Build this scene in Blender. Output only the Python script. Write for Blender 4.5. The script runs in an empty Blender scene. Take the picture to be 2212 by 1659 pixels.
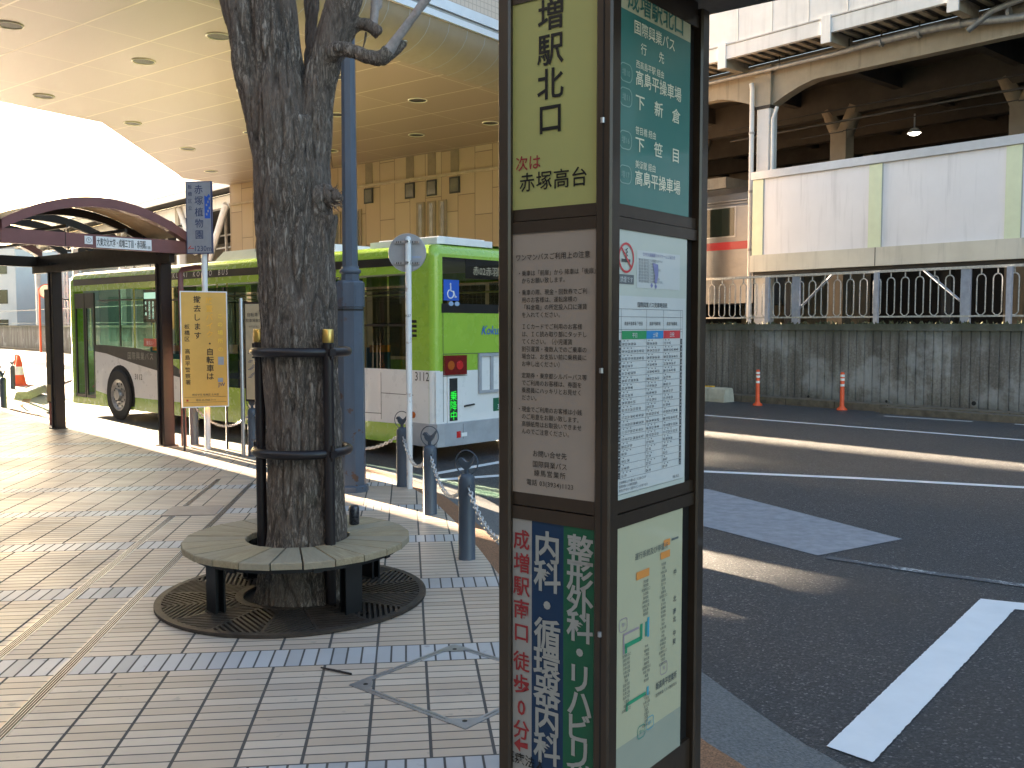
import bpy, math, random
from mathutils import Vector, noise
R = math.radians
random.seed(7)
sc = bpy.context.scene
COL = sc.collection

# ------------------------------------------------------------------ camera, sky, sun, exposure
cam_d = bpy.data.cameras.new('camera'); cam = bpy.data.objects.new('camera', cam_d); COL.objects.link(cam)
cam.location = (0, 0, 1.65); cam.rotation_euler = (R(90 - 3.503), 0, 0)
cam_d.lens = 2050 / 2212 * 36; cam_d.sensor_width = 36; cam_d.clip_start = .05; cam_d.clip_end = 2000
sc.camera = cam
AZ, EL = 41.3, 9.6                                # sun: degrees left of +Y, elevation
wd = bpy.data.worlds.new('World'); sc.world = wd; wd.use_nodes = True
wn = wd.node_tree; sky = wn.nodes.new('ShaderNodeTexSky'); sky.sky_type = 'NISHITA'; sky.sun_disc = False
sky.sun_elevation = R(EL); sky.sun_rotation = R(-AZ); sky.dust_density = 2.0; sky.air_density = 1.0
wn.links.new(sky.outputs[0], wn.nodes['Background'].inputs[0]); wn.nodes['Background'].inputs[1].default_value = .05
sl = bpy.data.lights.new('sun', 'SUN'); sl.energy = 5.0; sl.angle = R(.5); sl.color = (1, .80, .56)
so = bpy.data.objects.new('sun', sl); COL.objects.link(so)
sd = Vector((-math.sin(R(AZ)) * math.cos(R(EL)), math.cos(R(AZ)) * math.cos(R(EL)), math.sin(R(EL))))
so.rotation_euler = sd.to_track_quat('Z', 'Y').to_euler(); so.location = (-30, 30, 30)
sc.view_settings.view_transform = 'Standard'; sc.view_settings.look = 'None'; sc.view_settings.gamma = 1
sc.view_settings.exposure = 4.1
sc.cycles.max_bounces = 10; sc.cycles.diffuse_bounces = 5; sc.cycles.transparent_max_bounces = 16

# ------------------------------------------------------------------ helpers
V = Vector
UP = V((0, 0, 1))
def v2(x, y, z=0.): return V((x, y, z))

class NT:
    """small node-tree writer"""
    def __init__(s, name):
        s.m = bpy.data.materials.new(name); s.m.use_nodes = True; s.t = s.m.node_tree; s.n = s.t.nodes
        s.b = s.n['Principled BSDF']; s.out = s.n['Material Output']
    def add(s, typ, **kw):
        n = s.n.new('ShaderNode' + typ)
        for k, v in kw.items(): setattr(n, k, v)
        return n
    def set(s, n, i, v):
        if hasattr(v, 'is_output') or isinstance(v, bpy.types.NodeSocket): s.t.links.new(v, n.inputs[i])
        else: n.inputs[i].default_value = v
    def math(s, op, a, b=0., c=None):
        n = s.add('Math', operation=op); s.set(n, 0, a); s.set(n, 1, b)
        if c is not None: s.set(n, 2, c)
        return n.outputs[0]
    def mix(s, f, a, b, mode='MIX'):
        n = s.add('Mix', data_type='RGBA', blend_type=mode); s.set(n, 0, f)
        s.set(n, 6, a if not isinstance(a, tuple) else (*a, 1)); s.set(n, 7, b if not isinstance(b, tuple) else (*b, 1))
        return n.outputs[2]
    def noise(s, scale, detail=4, rough=.55, vec=None, dist=0.):
        n = s.add('TexNoise'); n.inputs['Scale'].default_value = scale; n.inputs['Detail'].default_value = detail
        n.inputs['Roughness'].default_value = rough; n.inputs['Distortion'].default_value = dist
        if vec is not None: s.t.links.new(vec, n.inputs['Vector'])
        return n.outputs['Fac']
    def pos(s):
        return s.add('NewGeometry').outputs['Position']
    def mapv(s, vec, scale=(1, 1, 1), rot=(0, 0, 0), loc=(0, 0, 0)):
        n = s.add('Mapping'); s.t.links.new(vec, n.inputs[0]); n.inputs[1].default_value = loc; n.inputs[2].default_value = rot; n.inputs[3].default_value = scale
        return n.outputs[0]
    def ramp(s, f, stops):
        n = s.add('ValToRGB'); s.set(n, 0, f); e = n.color_ramp.elements
        while len(e) < len(stops): e.new(.5)
        for el, (p, c) in zip(e, stops): el.position = p; el.color = (*c, 1) if len(c) == 3 else c
        return n.outputs[0]
    def smooth(s, x, lo, hi):
        n = s.add('MapRange', interpolation_type='SMOOTHSTEP'); s.set(n, 0, x); s.set(n, 1, lo); s.set(n, 2, hi)
        return n.outputs[0]
    def bump(s, h, strength=.3, dist=.01):
        n = s.add('Bump'); s.set(n, 'Height', h); n.inputs['Strength'].default_value = strength; n.inputs['Distance'].default_value = dist
        s.t.links.new(n.outputs[0], s.b.inputs['Normal'])

def mat(name, col, rough=.5, metal=0., var=.12, scale=5., bump=0., bscale=60., coat=0., streak=0., spec=None):
    t = NT(name); p = t.pos()
    f = t.noise(scale, 5, .6, p)
    lo = tuple(c * (1 - var) for c in col); hi = tuple(min(1, c * (1 + var)) for c in col)
    c = t.ramp(f, [(.3, lo), (.7, hi)])
    if streak:
        st = t.noise(1, 4, .6, t.mapv(p, (7, 7, .5)))
        c = t.mix(t.math('MULTIPLY', t.smooth(st, .5, .75), streak), c, tuple(x * .4 for x in col))
    t.set(t.b, 'Base Color', c)
    r = t.noise(scale * 2.3, 3, .6, p)
    t.set(t.b, 'Roughness', t.math('MULTIPLY_ADD', r, .25, max(0., rough - .125)))
    t.b.inputs['Metallic'].default_value = metal; t.b.inputs['Coat Weight'].default_value = coat; t.b.inputs['Coat Roughness'].default_value = .06
    if spec is not None: t.b.inputs['Specular IOR Level'].default_value = spec
    if bump: t.bump(t.noise(bscale, 5, .6, p), bump, .01)
    return t.m

def emis(name, col, st):
    t = NT(name); t.b.inputs['Base Color'].default_value = (*[c * .3 for c in col], 1)
    t.b.inputs['Emission Color'].default_value = (*col, 1); t.b.inputs['Emission Strength'].default_value = st
    return t.m

def glassmat(name, tint, mixf=.85, rough=.02):
    """thin tinted pane: sees through with a tint, reflects by angle"""
    t = NT(name); tr = t.add('BsdfTransparent'); tr.inputs[0].default_value = (*tint, 1)
    gl = t.add('BsdfGlossy'); gl.inputs['Roughness'].default_value = rough; gl.inputs[0].default_value = (1, 1, 1, 1)
    lw = t.add('LayerWeight'); lw.inputs[0].default_value = .5
    mx = t.add('MixShader'); t.set(mx, 0, t.math('MULTIPLY', t.math('MULTIPLY_ADD', t.math('POWER', lw.outputs['Facing'], 5.), .95, .05), mixf)); t.t.links.new(tr.outputs[0], mx.inputs[1]); t.t.links.new(gl.outputs[0], mx.inputs[2])
    t.t.links.new(mx.outputs[0], t.out.inputs[0]); t.n.remove(t.b)
    return t.m

class MB:
    """collects faces with materials; build() links ONE mesh object"""
    def __init__(s): s.v = []; s.f = []; s.m = []; s.s = []; s.mats = []
    def mi(s, m):
        if m not in s.mats: s.mats.append(m)
        return s.mats.index(m)
    def add(s, vs, fs, m, smooth=False):
        o = len(s.v); s.v += [tuple(v) for v in vs]; k = s.mi(m)
        for f in fs: s.f.append(tuple(i + o for i in f)); s.m.append(k); s.s.append(smooth)
    def poly(s, pts, m): s.add(pts, [tuple(range(len(pts)))], m)
    def fbox(s, o, a, b, c, m, ch=0.):
        """box from corner o with edge vectors a,b,c; ch chamfers the edges round the long axis c"""
        o, a, b, c = V(o), V(a), V(b), V(c)
        if ch:
            la, lb = a.length, b.length; ua, ub = a / la, b / lb; k = min(ch, la * .45, lb * .45)
            pl = [(k, 0), (la - k, 0), (la, k), (la, lb - k), (la - k, lb), (k, lb), (0, lb - k), (0, k)]
            s.prism([o + ua * x + ub * y for x, y in pl], c, m); return
        p = [o, o + a, o + a + b, o + b]; p += [q + c for q in p]
        fs = [(0, 3, 2, 1), (4, 5, 6, 7), (0, 1, 5, 4), (1, 2, 6, 5), (2, 3, 7, 6), (3, 0, 4, 7)]
        if a.cross(b).dot(c) < 0: fs = [tuple(reversed(f)) for f in fs]
        s.add(p, fs, m)
    def box(s, x0, y0, z0, x1, y1, z1, m): s.fbox((x0, y0, z0), (x1 - x0, 0, 0), (0, y1 - y0, 0), (0, 0, z1 - z0), m)
    def cbox(s, c, u, lu, lw, lz, m, ch=0., z0=None):
        """box centred at c, horizontal direction u (len lu), across lw, up lz (c is bottom centre)"""
        u = V(u).normalized(); w = UP.cross(u); c = V(c)
        s.fbox(c - u * lu / 2 - w * lw / 2, u * lu, w * lw, UP * lz, m, ch)
    def prism(s, base, c, m, smooth=False):
        n = len(base); c = V(c); b = [V(p) for p in base]; vs = b + [p + c for p in b]
        nrm = V((0, 0, 0))
        for i in range(n): nrm += b[i].cross(b[(i + 1) % n])
        fs = [tuple(reversed(range(n))), tuple(range(n, 2 * n))] + [(i, (i + 1) % n, n + (i + 1) % n, n + i) for i in range(n)]
        if nrm.dot(c) < 0: fs = [tuple(reversed(f)) for f in fs]
        s.add(vs, fs[:2], m); s.add(vs, fs[2:], m, smooth)
    def tube(s, path, r, m, n=10, closed=False, caps=True, smooth=True, flat=1.):
        P = [V(p) for p in path]; k = len(P); rs = r if isinstance(r, (list, tuple)) else [r] * k
        vs = []; ref = None
        for i, p in enumerate(P):
            a = P[(i - 1) % k] if (i > 0 or closed) else p; b = P[(i + 1) % k] if (i < k - 1 or closed) else p
            d = (b - a).normalized()
            if ref is None: ref = UP if abs(d.z) < .9 else V((1, 0, 0))
            u = (ref - d * ref.dot(d)).normalized(); w = d.cross(u); ref = u
            for j in range(n):
                t = 2 * math.pi * j / n; vs.append(p + u * math.cos(t) * rs[i] * flat + w * math.sin(t) * rs[i])
        fs = []
        for i in range(k if closed else k - 1):
            i2 = (i + 1) % k
            for j in range(n): fs.append((i * n + j, i * n + (j + 1) % n, i2 * n + (j + 1) % n, i2 * n + j))
        s.add(vs, fs, m, smooth)
        if caps and not closed: s.add(vs, [tuple(reversed(range(n))), tuple(range((k - 1) * n, k * n))], m)
    def lathe(s, prof, c, m, n=20, smooth=True, ph=0.):
        c = V(c); vs = []; fs = []
        for r, z in prof:
            for j in range(n):
                t = ph + 2 * math.pi * j / n; vs.append(c + V((r * math.cos(t), r * math.sin(t), z)))
        for i in range(len(prof) - 1):
            for j in range(n): fs.append((i * n + j, i * n + (j + 1) % n, (i + 1) * n + (j + 1) % n, (i + 1) * n + j))
        s.add(vs, fs, m, smooth)
        s.add(vs, [tuple(reversed(range(n))), tuple(range((len(prof) - 1) * n, len(prof) * n))], m)
    def text(s, body, o, u, w, size, m, align='c', bold=0., shear=0., lift=None, squeeze=1., spacing=1.):
        """flat lettering: o = baseline point, u = reading direction, w = up"""
        T = _TXT; T.body = body; T.offset = bold * .5; T.shear = shear; T.space_character = spacing
        dg = bpy.context.evaluated_depsgraph_get(); me = bpy.data.meshes.new_from_object(_TO.evaluated_get(dg))
        if not me.vertices: bpy.data.meshes.remove(me); return 0
        xs = [q.co.x for q in me.vertices]; x0, x1 = min(xs), max(xs)
        sh = {'c': -(x0 + x1) / 2, 'l': 0, 'r': -x1}[align]
        u, w, o = V(u).normalized(), V(w).normalized(), V(o); nrm = u.cross(w)
        o = o + nrm * (lift if lift is not None else .002)
        vs = [o + u * ((q.co.x + sh) * size * squeeze) + w * (q.co.y * size) for q in me.vertices]
        s.add(vs, [tuple(p.vertices) for p in me.polygons], m); wd_ = (x1 - x0) * size * squeeze
        bpy.data.meshes.remove(me); return wd_
    def vtext(s, body, o, u, w, size, m, step=None, **kw):
        """vertical lettering; o = centre of the top edge"""
        st = step or size * 1.04; o = V(o)
        for i, ch in enumerate(body):
            if ch not in ' 　': s.text(ch, o - V(w) * (st * i + size * .86), u, w, size, m, 'c', **kw)
    def build(s, name, parent=None, origin=(0, 0, 0)):
        og = V(origin); me = bpy.data.meshes.new(name)
        me.from_pydata([(a - og.x, b - og.y, c - og.z) for a, b, c in s.v], [], s.f)
        for m in s.mats: me.materials.append(m)
        me.polygons.foreach_set('material_index', s.m); me.polygons.foreach_set('use_smooth', s.s); me.update()
        o = bpy.data.objects.new(name, me); COL.objects.link(o)
        if parent is not None: o.parent = parent
        else: o.location = og
        return o
_TXT = bpy.data.curves.new('lettering', 'FONT'); _TXT.resolution_u = 2; _TO = bpy.data.objects.new('lettering', _TXT); COL.objects.link(_TO)

def tag(o, label, cat, group=None):
    o['label'] = label; o['category'] = cat
    if group: o['group'] = group
    return o
class Thing:
    """an Empty at a thing's base; part() adds a mesh under it, sub=... under that part"""
    def __init__(s, name, label, cat, loc, group=None):
        s.o = bpy.data.objects.new(name, None); COL.objects.link(s.o); s.loc = V(loc); s.o.location = s.loc; s.o.empty_display_size = .2
        tag(s.o, label, cat, group)
    def part(s, name, mb, sub=None, label=None):
        o = mb.build(name, sub or s.o, s.loc)
        if label: o['label'] = label
        return o
def struct(name, mb):
    o = mb.build(name); o['kind'] = 'structure'; return o
def solid(name, mb, label, cat, origin, group=None):
    return tag(mb.build(name, None, origin), label, cat, group)
def dup(root, loc, label, rz=0.):
    r = root.copy(); COL.objects.link(r); r.location = loc; r.rotation_euler = (0, 0, rz); r['label'] = label
    for ch in list(root.children):
        c = ch.copy(); COL.objects.link(c); c.parent = r
        for g in list(ch.children):
            d = g.copy(); COL.objects.link(d); d.parent = c
    return r
def arc(c, r, a0, a1, n, z=None):
    return [V((c[0] + r * math.cos(R(a0 + (a1 - a0) * i / n)), c[1] + r * math.sin(R(a0 + (a1 - a0) * i / n)), c[2] if z is None else z)) for i in range(n + 1)]

# ------------------------------------------------------------------ materials
def paving():
    t = NT('paving_tiles'); sx = t.add('SeparateXYZ'); t.t.links.new(t.pos(), sx.inputs[0]); X, Y = sx.outputs[0], sx.outputs[1]
    a, b = .994, .110
    u = t.math('ADD', t.math('MULTIPLY', X, a), t.math('MULTIPLY', Y, b)); v = t.math('ADD', t.math('MULTIPLY', X, -b), t.math('MULTIPLY', Y, a))
    u = t.math('ADD', u, 50.142); v = t.math('ADD', v, 52 - 4.73 + .1225 + 1.3 * 0)     # band occupies v mod 1.3 in 0 .. .245
    vm = t.math('MODULO', v, 1.3); band = t.math('LESS_THAN', vm, .245)
    def joint(x, pitch, wdt):                        # 1 in the joint
        f = t.math('MODULO', x, pitch); d = t.math('MINIMUM', f, t.math('SUBTRACT', pitch, f))
        return t.math('SUBTRACT', 1., t.smooth(d, wdt * .5, wdt * .5 + .0022))
    vi = t.math('SUBTRACT', vm, .245)
    jm = t.math('MAXIMUM', joint(u, .245, .011), joint(vi, .07536, .0062))
    jb = t.math('MAXIMUM', joint(u, .0735, .0075), t.math('MAXIMUM', joint(vm, 1.3, .008), joint(vm, .245, .008)))
    mixn = t.add('Mix'); t.set(mixn, 0, band); t.set(mixn, 2, jm); t.set(mixn, 3, jb); J = mixn.outputs[0]
    def cell(pu, pv):
        c = t.add('CombineXYZ'); t.set(c, 0, t.math('FLOOR', t.math('DIVIDE', u, pu))); t.set(c, 1, t.math('FLOOR', t.math('DIVIDE', pv[0], pv[1]))); t.set(c, 2, t.math('FLOOR', t.math('DIVIDE', v, 1.3)))
        w = t.add('TexWhiteNoise'); w.noise_dimensions = '3D'; t.t.links.new(c.outputs[0], w.inputs[0]); return w.outputs[0]
    cm = t.ramp(cell(.245, (vi, .07536)), [(0, (.475, .365, .27)), (.45, (.54, .43, .33)), (.8, (.58, .475, .375)), (1, (.45, .355, .28))])
    cb = t.ramp(cell(.0735, (vm, 1.3)), [(0, (.42, .415, .42)), (.6, (.50, .49, .485)), (1, (.35, .35, .355))])
    c = t.mix(band, cm, cb)
    p = t.pos(); sp = t.noise(220, 3, .7, p); c = t.mix(t.math('MULTIPLY', t.smooth(sp, .55, .75), .25), c, (.25, .22, .2))
    dn = t.noise(1.1, 6, .65, p); c = t.mix(t.math('MULTIPLY', t.smooth(dn, .45, .75), .28), c, (.22, .19, .165))
    sn = t.noise(13, 3, .5, p); c = t.mix(t.math('MULTIPLY', t.smooth(sn, .66, .74), .4), c, (.2, .18, .165))
    gum = t.add('TexVoronoi'); gum.inputs['Scale'].default_value = 3.1; t.t.links.new(p, gum.inputs['Vector']); c = t.mix(t.math('MULTIPLY', t.math('SUBTRACT', 1., t.smooth(gum.outputs['Distance'], .035, .06)), .45), c, (.12, .11, .10))
    jc = t.mix(t.noise(6, 3, .6, p), (.045, .042, .042), (.10, .09, .08))
    c = t.mix(J, c, jc); t.set(t.b, 'Base Color', c)
    t.set(t.b, 'Roughness', t.math('ADD', t.math('MULTIPLY', J, .4), t.math('MULTIPLY_ADD', dn, .35, .29)))
    h = t.math('SUBTRACT', t.math('MULTIPLY', sp, .12), J); t.bump(h, .45, .004)
    return t.m
def asphalt():
    t = NT('asphalt'); p = t.pos(); vo = t.add('TexVoronoi'); vo.inputs['Scale'].default_value = 95; t.t.links.new(p, vo.inputs['Vector'])
    sep = t.add('SeparateColor'); t.t.links.new(vo.outputs['Color'], sep.inputs[0])
    g = t.ramp(sep.outputs[0], [(0, (.028, .030, .038)), (.55, (.062, .066, .079)), (.84, (.115, .119, .132)), (.94, (.19, .19, .195)), (1, (.45, .45, .45))])
    big = t.noise(.55, 5, .6, p); c = t.mix(t.math('MULTIPLY', t.smooth(big, .4, .7), .45), g, (.062, .062, .066))
    f2 = t.noise(340, 2, .6, p); c = t.mix(.3, c, t.ramp(f2, [(.35, (.02, .02, .023)), (.7, (.1, .1, .105))]))
    ln = t.noise(1, 4, .6, t.mapv(p, (2.2, .22, 1), (0, 0, R(-41)))); c = t.mix(t.math('MULTIPLY', t.smooth(ln, .5, .72), .3), c, (.075, .074, .075))
    t.set(t.b, 'Base Color', c); t.set(t.b, 'Roughness', t.math('MULTIPLY_ADD', f2, .3, .34))
    t.bump(t.math('ADD', t.math('MULTIPLY', vo.outputs['Distance'], -.8), f2), 1., .016)
    return t.m
def bark():
    t = NT('bark'); p = t.pos(); q = t.mapv(p, (1, 1, .20))
    a = t.noise(46, 8, .7, q, .5); b = t.noise(120, 5, .7, q, .3); c0 = t.noise(2.2, 4, .6, p)
    rg = t.math('ABSOLUTE', t.math('SUBTRACT', a, .5)); rid = t.smooth(rg, .0, .16)
    c = t.ramp(rid, [(0, (.095, .075, .060)), (.4, (.31, .25, .205)), (1, (.48, .41, .35))])
    c = t.mix(t.smooth(c0, .42, .68), c, t.ramp(b, [(.3, (.13, .095, .075)), (.7, (.29, .225, .185))]))
    at = t.add('Attribute'); at.attribute_name = 'crack'; c = t.mix(t.math('MULTIPLY', at.outputs['Fac'], .85), c, (.032, .025, .021))
    gr = t.noise(5, 4, .6, p); c = t.mix(t.math('MULTIPLY', t.smooth(gr, .58, .72), .25), c, (.13, .14, .10))
    t.set(t.b, 'Base Color', c); t.b.inputs['Roughness'].default_value = .9
    t.bump(t.math('ADD', rid, t.math('MULTIPLY', b, .6)), .9, .012)
    return t.m
def plank():
    t = NT('bench_wood'); tc = t.add('Attribute'); tc.attribute_name = 'along'
    p = t.pos(); g = t.noise(9, 6, .65, tc.outputs['Vector'], .8)
    c = t.ramp(g, [(.3, (.22, .16, .088)), (.5, (.325, .258, .155)), (.7, (.41, .34, .215))])
    at = t.add('Attribute'); at.attribute_name = 'shade'; c = t.mix(at.outputs['Fac'], c, (.30, .262, .195))
    d = t.noise(7, 4, .6, p); c = t.mix(t.math('MULTIPLY', t.smooth(d, .55, .75), .4), c, (.20, .17, .11))
    t.set(t.b, 'Base Color', c); t.b.inputs['Roughness'].default_value = .65; t.bump(g, .35, .004)
    return t.m
def rusty(name, col, rust=(.10, .055, .035), amt=.7, rough=.45, sc_=9., lowz=None):
    t = NT(name); p = t.pos(); n1 = t.noise(sc_, 6, .65, p); n2 = t.noise(2.2, 3, .5, p)
    f = t.smooth(t.math('ADD', t.math('MULTIPLY', n1, .75), t.math('MULTIPLY', n2, .35)), .625, .66)
    if lowz:
        s = t.add('SeparateXYZ'); t.t.links.new(p, s.inputs[0]); f = t.math('MULTIPLY', f, t.math('SUBTRACT', 1.15, t.smooth(s.outputs[2], 0., lowz)))
    base = t.ramp(t.noise(3.5, 5, .6, t.mapv(p, (3, 3, .6))), [(.3, tuple(c * .82 for c in col)), (.7, tuple(c * 1.12 for c in col))])
    t.set(t.b, 'Base Color', t.mix(t.math('MULTIPLY', f, amt), base, rust)); t.set(t.b, 'Roughness', t.math('MULTIPLY_ADD', f, .4, rough))
    t.bump(t.math('SUBTRACT', t.math('MULTIPLY', n1, .3), f), .25, .004)
    return t.m
def ribwall():
    t = NT('stained_concrete'); p = t.pos(); st = t.noise(1, 6, .7, t.mapv(p, (3.2, 3.2, .28))); bl = t.noise(.7, 5, .65, p); fi = t.noise(24, 5, .65, p)
    c = t.ramp(t.math('ADD', t.math('MULTIPLY', st, .65), t.math('MULTIPLY', fi, .35)), [(.32, (.066, .055, .045)), (.48, (.155, .136, .115)), (.62, (.29, .268, .24))])
    c = t.mix(t.math('MULTIPLY', t.smooth(bl, .53, .66), .75), c, t.mix(st, (.22, .21, .19), (.50, .49, .48)))
    s = t.add('SeparateXYZ'); t.t.links.new(p, s.inputs[0])
    mo = t.smooth(t.math('ADD', s.outputs[2], t.math('MULTIPLY', fi, .5)), 1.45, 1.95); c = t.mix(t.math('MULTIPLY', mo, .75), c, (.055, .06, .032))
    lo = t.math('SUBTRACT', 1., t.smooth(t.math('ADD', s.outputs[2], t.math('MULTIPLY', st, -.5)), -.4, .15)); c = t.mix(t.math('MULTIPLY', lo, .6), c, (.06, .055, .045))
    t.set(t.b, 'Base Color', c); t.b.inputs['Roughness'].default_value = .9; t.bump(fi, .4, .01)
    return t.m
def cladding():
    """tall stone panels in columns with staggered joints, on the building axes"""
    t = NT('stone_cladding'); s = t.add('SeparateXYZ'); t.t.links.new(t.pos(), s.inputs[0])
    u = t.math('ADD', t.math('MULTIPLY', s.outputs[0], -.775), t.math('MULTIPLY', s.outputs[1], .632)); u = t.math('ADD', u, 40.)
    cu = t.math('FLOOR', t.math('DIVIDE', u, .56)); w = t.add('TexWhiteNoise'); w.noise_dimensions = '1D'; t.set(w, 'W', cu)
    zz = t.math('ADD', t.math('ADD', s.outputs[2], 10.), t.math('MULTIPLY', w.outputs[0], 1.5)); cz = t.math('FLOOR', t.math('DIVIDE', zz, 1.5))
    def j(x, pt, wd):
        f = t.math('MODULO', x, pt); d = t.math('MINIMUM', f, t.math('SUBTRACT', pt, f)); return t.math('SUBTRACT', 1., t.smooth(d, wd * .5, wd * .5 + .008))
    J = t.math('MAXIMUM', j(u, .56, .012), j(zz, 1.5, .012))
    cc = t.add('CombineXYZ'); t.set(cc, 0, cu); t.set(cc, 1, cz); w2 = t.add('TexWhiteNoise'); t.t.links.new(cc.outputs[0], w2.inputs[0])
    c = t.ramp(w2.outputs[0], [(0, (.43, .285, .17)), (.5, (.48, .335, .21)), (1, (.53, .39, .26))])
    c = t.mix(t.math('MULTIPLY', t.noise(3, 5, .6, t.pos()), .2), c, (.3, .22, .14))
    t.set(t.b, 'Base Color', t.mix(J, c, (.20, .13, .08))); t.b.inputs['Roughness'].default_value = .7; t.bump(t.math('SUBTRACT', 1., J), .4, .01)
    return t.m
def soffit_mat():
    t = NT('soffit_panels'); s = t.add('SeparateXYZ'); t.t.links.new(t.pos(), s.inputs[0])
    u = t.math('ADD', t.math('ADD', t.math('MULTIPLY', s.outputs[0], -.787), t.math('MULTIPLY', s.outputs[1], .616)), 60.)
    v = t.math('ADD', t.math('ADD', t.math('MULTIPLY', s.outputs[0], .616), t.math('MULTIPLY', s.outputs[1], .787)), 60.)
    def j(x, pt, wd):
        f = t.math('MODULO', x, pt); d = t.math('MINIMUM', f, t.math('SUBTRACT', pt, f)); return t.math('SUBTRACT', 1., t.smooth(d, wd * .5, wd * .5 + .008))
    J = t.math('MAXIMUM', t.math('MULTIPLY', j(u, 2.1, .016), .6), j(v, 1.05, .022))
    cc = t.add('CombineXYZ'); t.set(cc, 0, t.math('FLOOR', t.math('DIVIDE', u, 2.1))); t.set(cc, 1, t.math('FLOOR', t.math('DIVIDE', v, 1.05))); w = t.add('TexWhiteNoise'); t.t.links.new(cc.outputs[0], w.inputs[0])
    c = t.ramp(w.outputs[0], [(0, (.285, .202, .140)), (1, (.305, .217, .151))])
    c = t.mix(t.math('MULTIPLY', J, .8), c, (.62, .50, .35))
    t.set(t.b, 'Base Color', c); t.b.inputs['Roughness'].default_value = .42; t.bump(t.math('SUBTRACT', 1., J), .12, .006)
    return t.m
def gridtile():
    t = NT('small_wall_tiles'); s = t.add('SeparateXYZ'); t.t.links.new(t.pos(), s.inputs[0])
    v = t.math('ADD', t.math('ADD', t.math('MULTIPLY', s.outputs[0], .616), t.math('MULTIPLY', s.outputs[1], .787)), 60.); z = t.math('ADD', s.outputs[2], 10.)
    def j(x, pt, wd):
        f = t.math('MODULO', x, pt); d = t.math('MINIMUM', f, t.math('SUBTRACT', pt, f)); return t.math('SUBTRACT', 1., t.smooth(d, wd * .5, wd * .5 + .004))
    J = t.math('MAXIMUM', j(v, .1, .012), j(z, .1, .012)); t.set(t.b, 'Base Color', t.mix(J, (.60, .47, .37), (.45, .34, .27))); t.b.inputs['Roughness'].default_value = .4
    return t.m
def wornpaint(name, cover, col=(.72, .73, .74)):
    t = NT(name); p = t.pos(); n = t.noise(38, 5, .7, p); n2 = t.noise(4, 4, .6, p); f2 = t.noise(340, 2, .6, p)
    f = t.smooth(t.math('ADD', t.math('MULTIPLY', n, .6), t.math('MULTIPLY', n2, .4)), 1 - cover - .06, 1 - cover + .03)
    g = t.ramp(f2, [(.35, (.045, .047, .054)), (.7, (.10, .10, .108))]); wc = t.ramp(n2, [(.3, tuple(c * .9 for c in col)), (.7, col)])
    t.set(t.b, 'Base Color', t.mix(f, g, wc)); t.b.inputs['Roughness'].default_value = .65; t.bump(f2, .3, .003)
    return t.m
def translucent(name, col):
    t = NT(name); tl = t.add('BsdfTranslucent'); tl.inputs[0].default_value = (*col, 1); mx = t.add('MixShader'); mx.inputs[0].default_value = .72
    t.b.inputs['Base Color'].default_value = (*col, 1); t.b.inputs['Roughness'].default_value = .35
    t.t.links.new(t.b.outputs[0], mx.inputs[1]); t.t.links.new(tl.outputs[0], mx.inputs[2]); t.t.links.new(mx.outputs[0], t.out.inputs[0])
    return t.m
def behindglass(name, col, var=.04, coat=.6):
    """printed or painted sheet under a glossy cover"""
    return mat(name, col, .4, 0, var, 2.5, coat=coat, spec=.3)

M_tile, M_asph, M_bark, M_wood, M_rib, M_clad, M_soff, M_grid = paving(), asphalt(), bark(), plank(), ribwall(), cladding(), soffit_mat(), gridtile()
M_conc = mat('concrete', (.125, .124, .122), .88, 0, .45, 70, .5, 160, streak=.2)
M_kerb = mat('granite_kerb', (.30, .285, .26), .8, 0, .25, 18, .3, 150)
M_brown = mat('brown_aggregate', (.26, .13, .065), .9, 0, .6, 130, .8, 160)
M_white_line = wornpaint('road_paint', .93); M_old_line = wornpaint('worn_road_paint', .44, (.42, .42, .42))
M_patch = mat('pale_patch', (.26, .26, .28), .8, 0, .2, 9, .4, 220)
M_bronze = mat('bronze_frame', (.040, .026, .016), .38, .35, .15, 5, 0, 60, .25)
M_dark = mat('dark_metal', (.014, .013, .013), .45, .3, .2, 8)
M_black = mat('black_ink', (.008, .008, .008), .6)
M_ink = mat('grey_ink', (.05, .045, .042), .6)
M_red = mat('red_ink', (.50, .030, .028), .5)
M_steel = mat('stainless_steel', (.46, .47, .50), .35, .85, .12, 20)
M_chain = mat('galvanised_chain', (.62, .62, .62), .35, .85, .15, 30)
M_guard = mat('dark_purple_brown_paint', (.016, .012, .014), .38, .1, .2, 8)
M_brass = mat('brass_cap', (.58, .40, .12), .3, .9, .15, 12)
M_iron = mat('cast_iron', (.055, .043, .034), .6, .35, .3, 9, .3, 90)
M_pit = mat('dark_pit', (.012, .011, .010), .9, 0, .3)
M_blkpaint = mat('black_leg_paint', (.006, .007, .009), .45, .1, .2)
M_post = rusty('blue_grey_post_paint', (.075, .095, .13), lowz=3.2, amt=.85, sc_=6.)
M_boll = rusty('blue_grey_bollard_paint', (.060, .078, .105), amt=.35)
M_whitepole = rusty('white_pole_paint', (.72, .72, .72), (.25, .12, .06), .5)
M_signback = mat('grey_sign_back', (.34, .345, .36), .5, .3)
M_brownpaint = mat('maroon_brown_paint', (.19, .075, .070), .45, .1, .12, 4)
M_dkbrown = mat('dark_brown_paint', (.016, .010, .0095), .45, .1, .2, 5)
M_poly = glassmat('clear_roof_panel', (.93, .90, .84), .3, .2)
M_tan = mat('tan_board', (.42, .28, .12), .5)
M_lime = mat('lime_green_paint', (.29, .475, .05), .26, 0, .03, 3, 0, 60, .45)
M_cream = mat('cream_white_paint', (.74, .735, .72), .3, 0, .03, 3, 0, 60, .6)
M_busblk = mat('black_gloss_paint', (.007, .008, .009), .35, 0, .1, 3, 0, 60, .1)
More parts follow.
